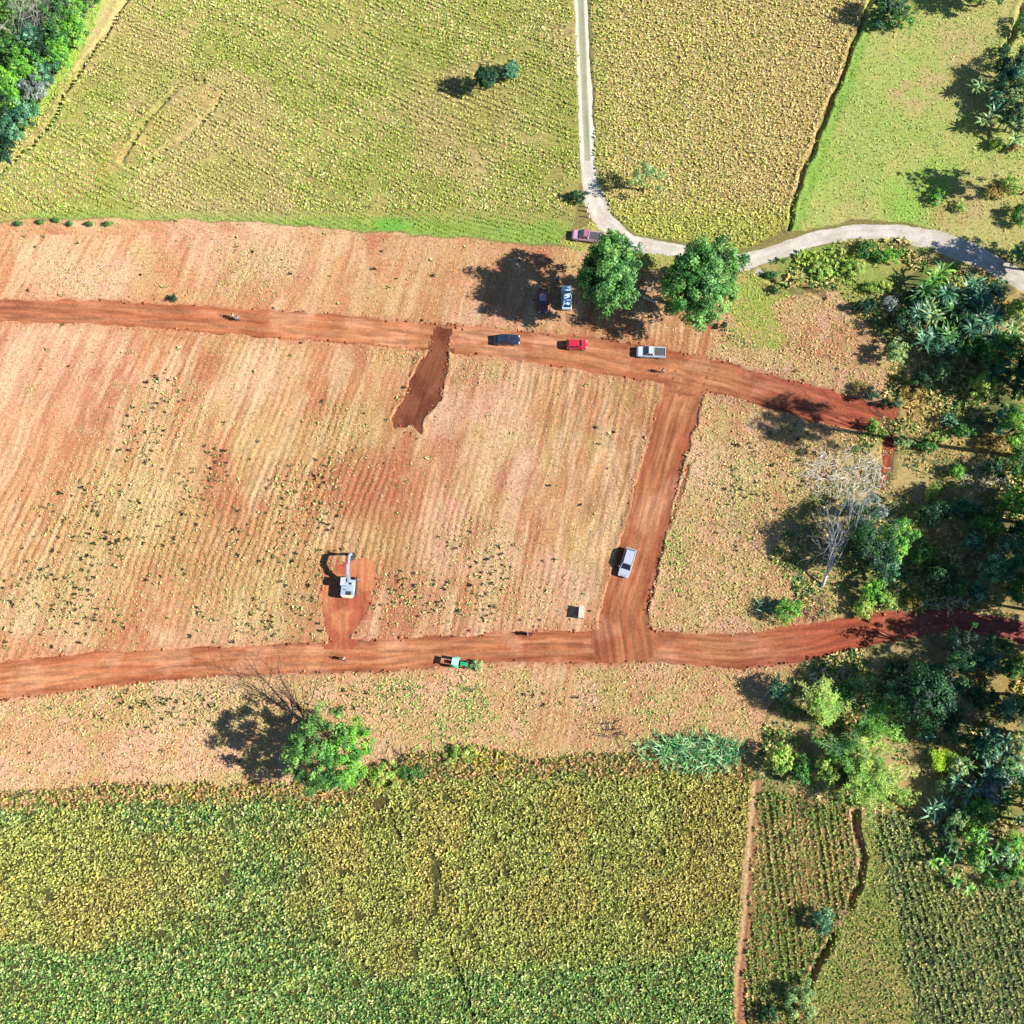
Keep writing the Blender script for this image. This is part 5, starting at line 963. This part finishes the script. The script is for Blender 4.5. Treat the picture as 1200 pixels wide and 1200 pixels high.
# ------------------------------------------------------------------ excavator, tractor, box
def excavator():
    x, y = at_pixels(408, 686, 1.2); t = thing('excavator', 'pale grey crawler excavator with its arm stretched out over freshly dug red soil', 'excavator', (x, y, -.03), math.radians(86)); t.scale = (.88, .88, .88)
    steel = plain('track_steel', (.05, .04, .035), .7, noise=.3); body = plain('pale_grey_paint_worn', (.25, .31, .36), .4, noise=.15); cream = plain('cream_paint_worn', (.62, .52, .30), .45, noise=.2); arm = plain('arm_paint', (.30, .33, .37), .45, noise=.15)
    for s_ in (-1, 1):
        rg = []
        for k in range(20):
            q = 2 * PI * k / 20; rg.append((1.35 * (1 if math.cos(q) > 0 else -1) * (abs(math.cos(q)) > .01) + .42 * math.cos(q), 0, .45 + .42 * math.sin(q)))
        tr = MB().loft([[(a_, s_ * 1.2 - .28, c_) for a_, b_, c_ in rg], [(a_, s_ * 1.2 + .28, c_) for a_, b_, c_ in rg]]).build('track', steel, t)
        for k in range(14): pass
        pads = MB()
        for k in range(15): pads.box((-1.6 + k * .228, s_ * 1.2, .885), (.12, .60, .05))
        pads.build('track_pads', steel, tr)
        MB().tube([(1.35, s_ * 1.2 - .3, .45), (1.35, s_ * 1.2 + .3, .45)], [.28, .28], 12).build('sprocket', arm, tr)
    MB().box((0, 0, .62), (1.5, 1.9, .4)).tube([(0, 0, .8), (0, 0, 1.05)], [.6, .6], 16).build('undercarriage', steel, t)
    MB().box((-.45, 0, 1.2), (3.1, 2.5, .3)).box((-.9, -.0, 1.62), (2.1, 2.44, .62), taper=.95).build('house', body, t, bevel=.04)
    MB().loft([[(-1.9, -1.2, 1.1), (-2.35, -.8, 1.1), (-2.35, .8, 1.1), (-1.9, 1.2, 1.1)], [(-1.9, -1.2, 2.0), (-2.3, -.8, 2.0), (-2.3, .8, 2.0), (-1.9, 1.2, 2.0)]]).build('counterweight', cream, t, bevel=.05)
    MB().box((-.3, -.95, 1.62), (1.6, .55, .55)).build('side_locker', cream, t, bevel=.04)
    cb = MB(); cb.box((.45, .78, 2.72), (1.45, .92, .08)).box((.45, .78, 1.45), (1.5, .95, .3))
    for a_ in (-.24, 1.14):
        for b_ in (.36, 1.2): cb.box((a_, b_, 2.1), (.08, .08, 1.2))
    cbo = cb.build('cab', plain('white_cab_paint', (.36, .38, .38), .35), t)
    MB().box((.45, .78, 2.12), (1.36, .84, 1.1)).build('window', M_GLASS, cbo)
    MB().tube([(-.9, .3, 1.9), (-.9, .3, 2.3)], [.07, .07], 8).build('exhaust', M_BLACK, t)
    MB().box((-1.5, -.3, 1.96), (.7, 1.0, .06)).build('engine_grille', M_BLACK, t)
    def beam(pts, hw, hs): return MB().loft([[(p[0] - n_[0] * h_, -hw, p[2] - n_[2] * h_), (p[0] - n_[0] * h_, hw, p[2] - n_[2] * h_), (p[0] + n_[0] * h_, hw, p[2] + n_[2] * h_), (p[0] + n_[0] * h_, -hw, p[2] + n_[2] * h_)] for p, n_, h_ in zip(pts, *hs)])
    beam([(.7, 0, 1.45), (2.0, 0, 3.2), (3.6, 0, 3.9), (5.2, 0, 3.5)], .2, ([(-.8, 0, .6), (-.6, 0, .8), (-.1, 0, 1), (.3, 0, .95)], [.22, .36, .32, .2])).build('boom', arm, t)
    beam([(4.9, 0, 4.0), (5.5, 0, 2.9), (5.7, 0, 1.5)], .16, ([(.9, 0, .3), (1, 0, .2), (1, 0, .1)], [.2, .26, .16])).build('stick', arm, t)
    for s_ in (-1, 1): MB().tube([(1.0, s_ * .3, 1.4), (2.6, s_ * .3, 3.5)], [.09, .06], 8).build('hydraulic_cylinder', M_RIM, t)
    MB().tube([(3.4, 0, 4.3), (4.9, 0, 4.15)], [.08, .06], 8).build('hydraulic_cylinder', M_RIM, t)
    prof = [(5.75, 1.55), (6.15, 1.1), (6.1, .5), (5.6, .15), (5.0, .3), (4.95, .42), (5.5, .42), (5.85, .7), (5.85, 1.1), (5.55, 1.35)]
    bk = MB().loft([[(a_, s_ * .5, c_) for a_, c_ in prof] for s_ in (-1, 1)]).build('bucket', steel, t)
    for k in range(5): MB().box((4.85, -.42 + k * .21, .34), (.28, .08, .07)).build('tooth', M_RIM, bk)
excavator()
def tractor():
    x, y = at_pixels(538, 777, .8); t = thing('tractor', 'small green tractor with a pale canopy parked on the lower dirt road verge', 'tractor', (x, y, 0), math.radians(-12)); gr = P_('green_tractor_paint', (.03, .28, .14)); pl = plain('pale_canopy', (.30, .52, .38), .5)
    MB().box((.75, 0, .95), (1.35, .62, .5), taper=.9).build('bonnet', gr, t, bevel=.05); MB().box((-.35, 0, .75), (1.3, .5, .4)).build('chassis', M_BLACK, t)
    for s_ in (-1, 1):
        for xx, rr, yy, ww in ((-.65, .66, .62, .34), (1.1, .38, .52, .2)):
            wh = MB().tube([(xx, s_ * (yy - ww / 2), rr), (xx, s_ * (yy + ww / 2), rr)], [rr, rr], 18).build('wheel', M_TYRE, t); MB().tube([(xx, s_ * (yy), rr), (xx, s_ * (yy + ww / 2 + .02), rr)], [rr * .55, rr * .5], 12).build('rim', pl, wh)
        MB().loft([[(-.65 + math.cos(q) * .72, s_ * .62 - .2, .68 + math.sin(q) * .72), (-.65 + math.cos(q) * .72, s_ * .62 + .2, .68 + math.sin(q) * .72), (-.65 + math.cos(q) * .76, s_ * .62 + .2, .68 + math.sin(q) * .76), (-.65 + math.cos(q) * .76, s_ * .62 - .2, .68 + math.sin(q) * .76)] for q in np.linspace(.3, 2.6, 7)]).build('mudguard', gr, t)
        MB().tube([(-1.0, s_ * .45, .9), (-1.0, s_ * .45, 2.05)], [.03, .03], 6).build('canopy_post', M_BLACK, t)
    MB().box((-.55, 0, 2.08), (1.1, 1.15, .07)).build('canopy', pl, t, bevel=.02); MB().box((-.55, 0, 1.1), (.42, .46, .12)).build('seat', M_BLACK, t, bevel=.03); MB().tube([(.1, 0, .95), (-.1, 0, 1.35)], [.03, .03], 6).tube([(-.1, -.18, 1.35), (-.16, 0, 1.42), (-.1, .18, 1.35)], [.02] * 3, 6).build('steering_column', M_BLACK, t)
    MB().tube([(.9, 0, 1.15), (.9, 0, 1.75)], [.035, .035], 8).build('exhaust', M_BLACK, t)
tractor()
tree(557, 780, .35, (1.2, 1.0, .4), 'pale', 'low pale green bush beside the small green tractor', 'bush', 'bush', leaf=.26)
x, y = at_pixels(681, 718, .5); t = thing('storage_box', 'pale cream storage box standing alone in the stubble by the connecting road', 'box', (x, y, .0), math.radians(84)); cr = plain('cream_board', (.42, .36, .27), .7)
MB().box((0, 0, .7), (1.8, .8, 1.2)).build('box_body', cr, t, bevel=.02); MB().box((0, 0, 1.34), (1.9, .88, .08)).build('lid', plain('pale_lid', (.40, .35, .28), .6), t, bevel=.015)
for s_ in (-1, 1): MB().box((0, s_ * .35, .05), (1.9, .12, .1)).build('skid', M_BARK, t)
for i, (a, b) in enumerate([(689, 243), (688, 248), (690, 255)]):
    x, y = at_pixels(a, b); t = thing('marker_post', ['topmost', 'middle', 'lowest'][i] + ' of the three short white posts on the track edge above the mauve pickup truck', 'post', (x, y, 0), 0, 'white posts beside the track end')
    MB().tube([(0, 0, -.1), (0, 0, 1.15)], [.11, .09], 8).build('shaft', CW, t); MB().tube([(0, 0, 1.15), (0, 0, 1.25)], [.13, .02], 8).build('cap', M_BLACK, t)
x, y = at_pixels(762, 352, .3); t = thing('bench', 'tan plank bench in the shade below the standing people', 'bench', (x, y, 0), math.radians(-25)); tw = plain('tan_plank', (.5, .4, .26), .7)
MB().box((0, 0, .45), (2.4, .42, .06)).build('seat', tw, t); [MB().box((s_ * .95, 0, .21), (.08, .36, .42)).build('leg', tw, t) for s_ in (-1, 1)]
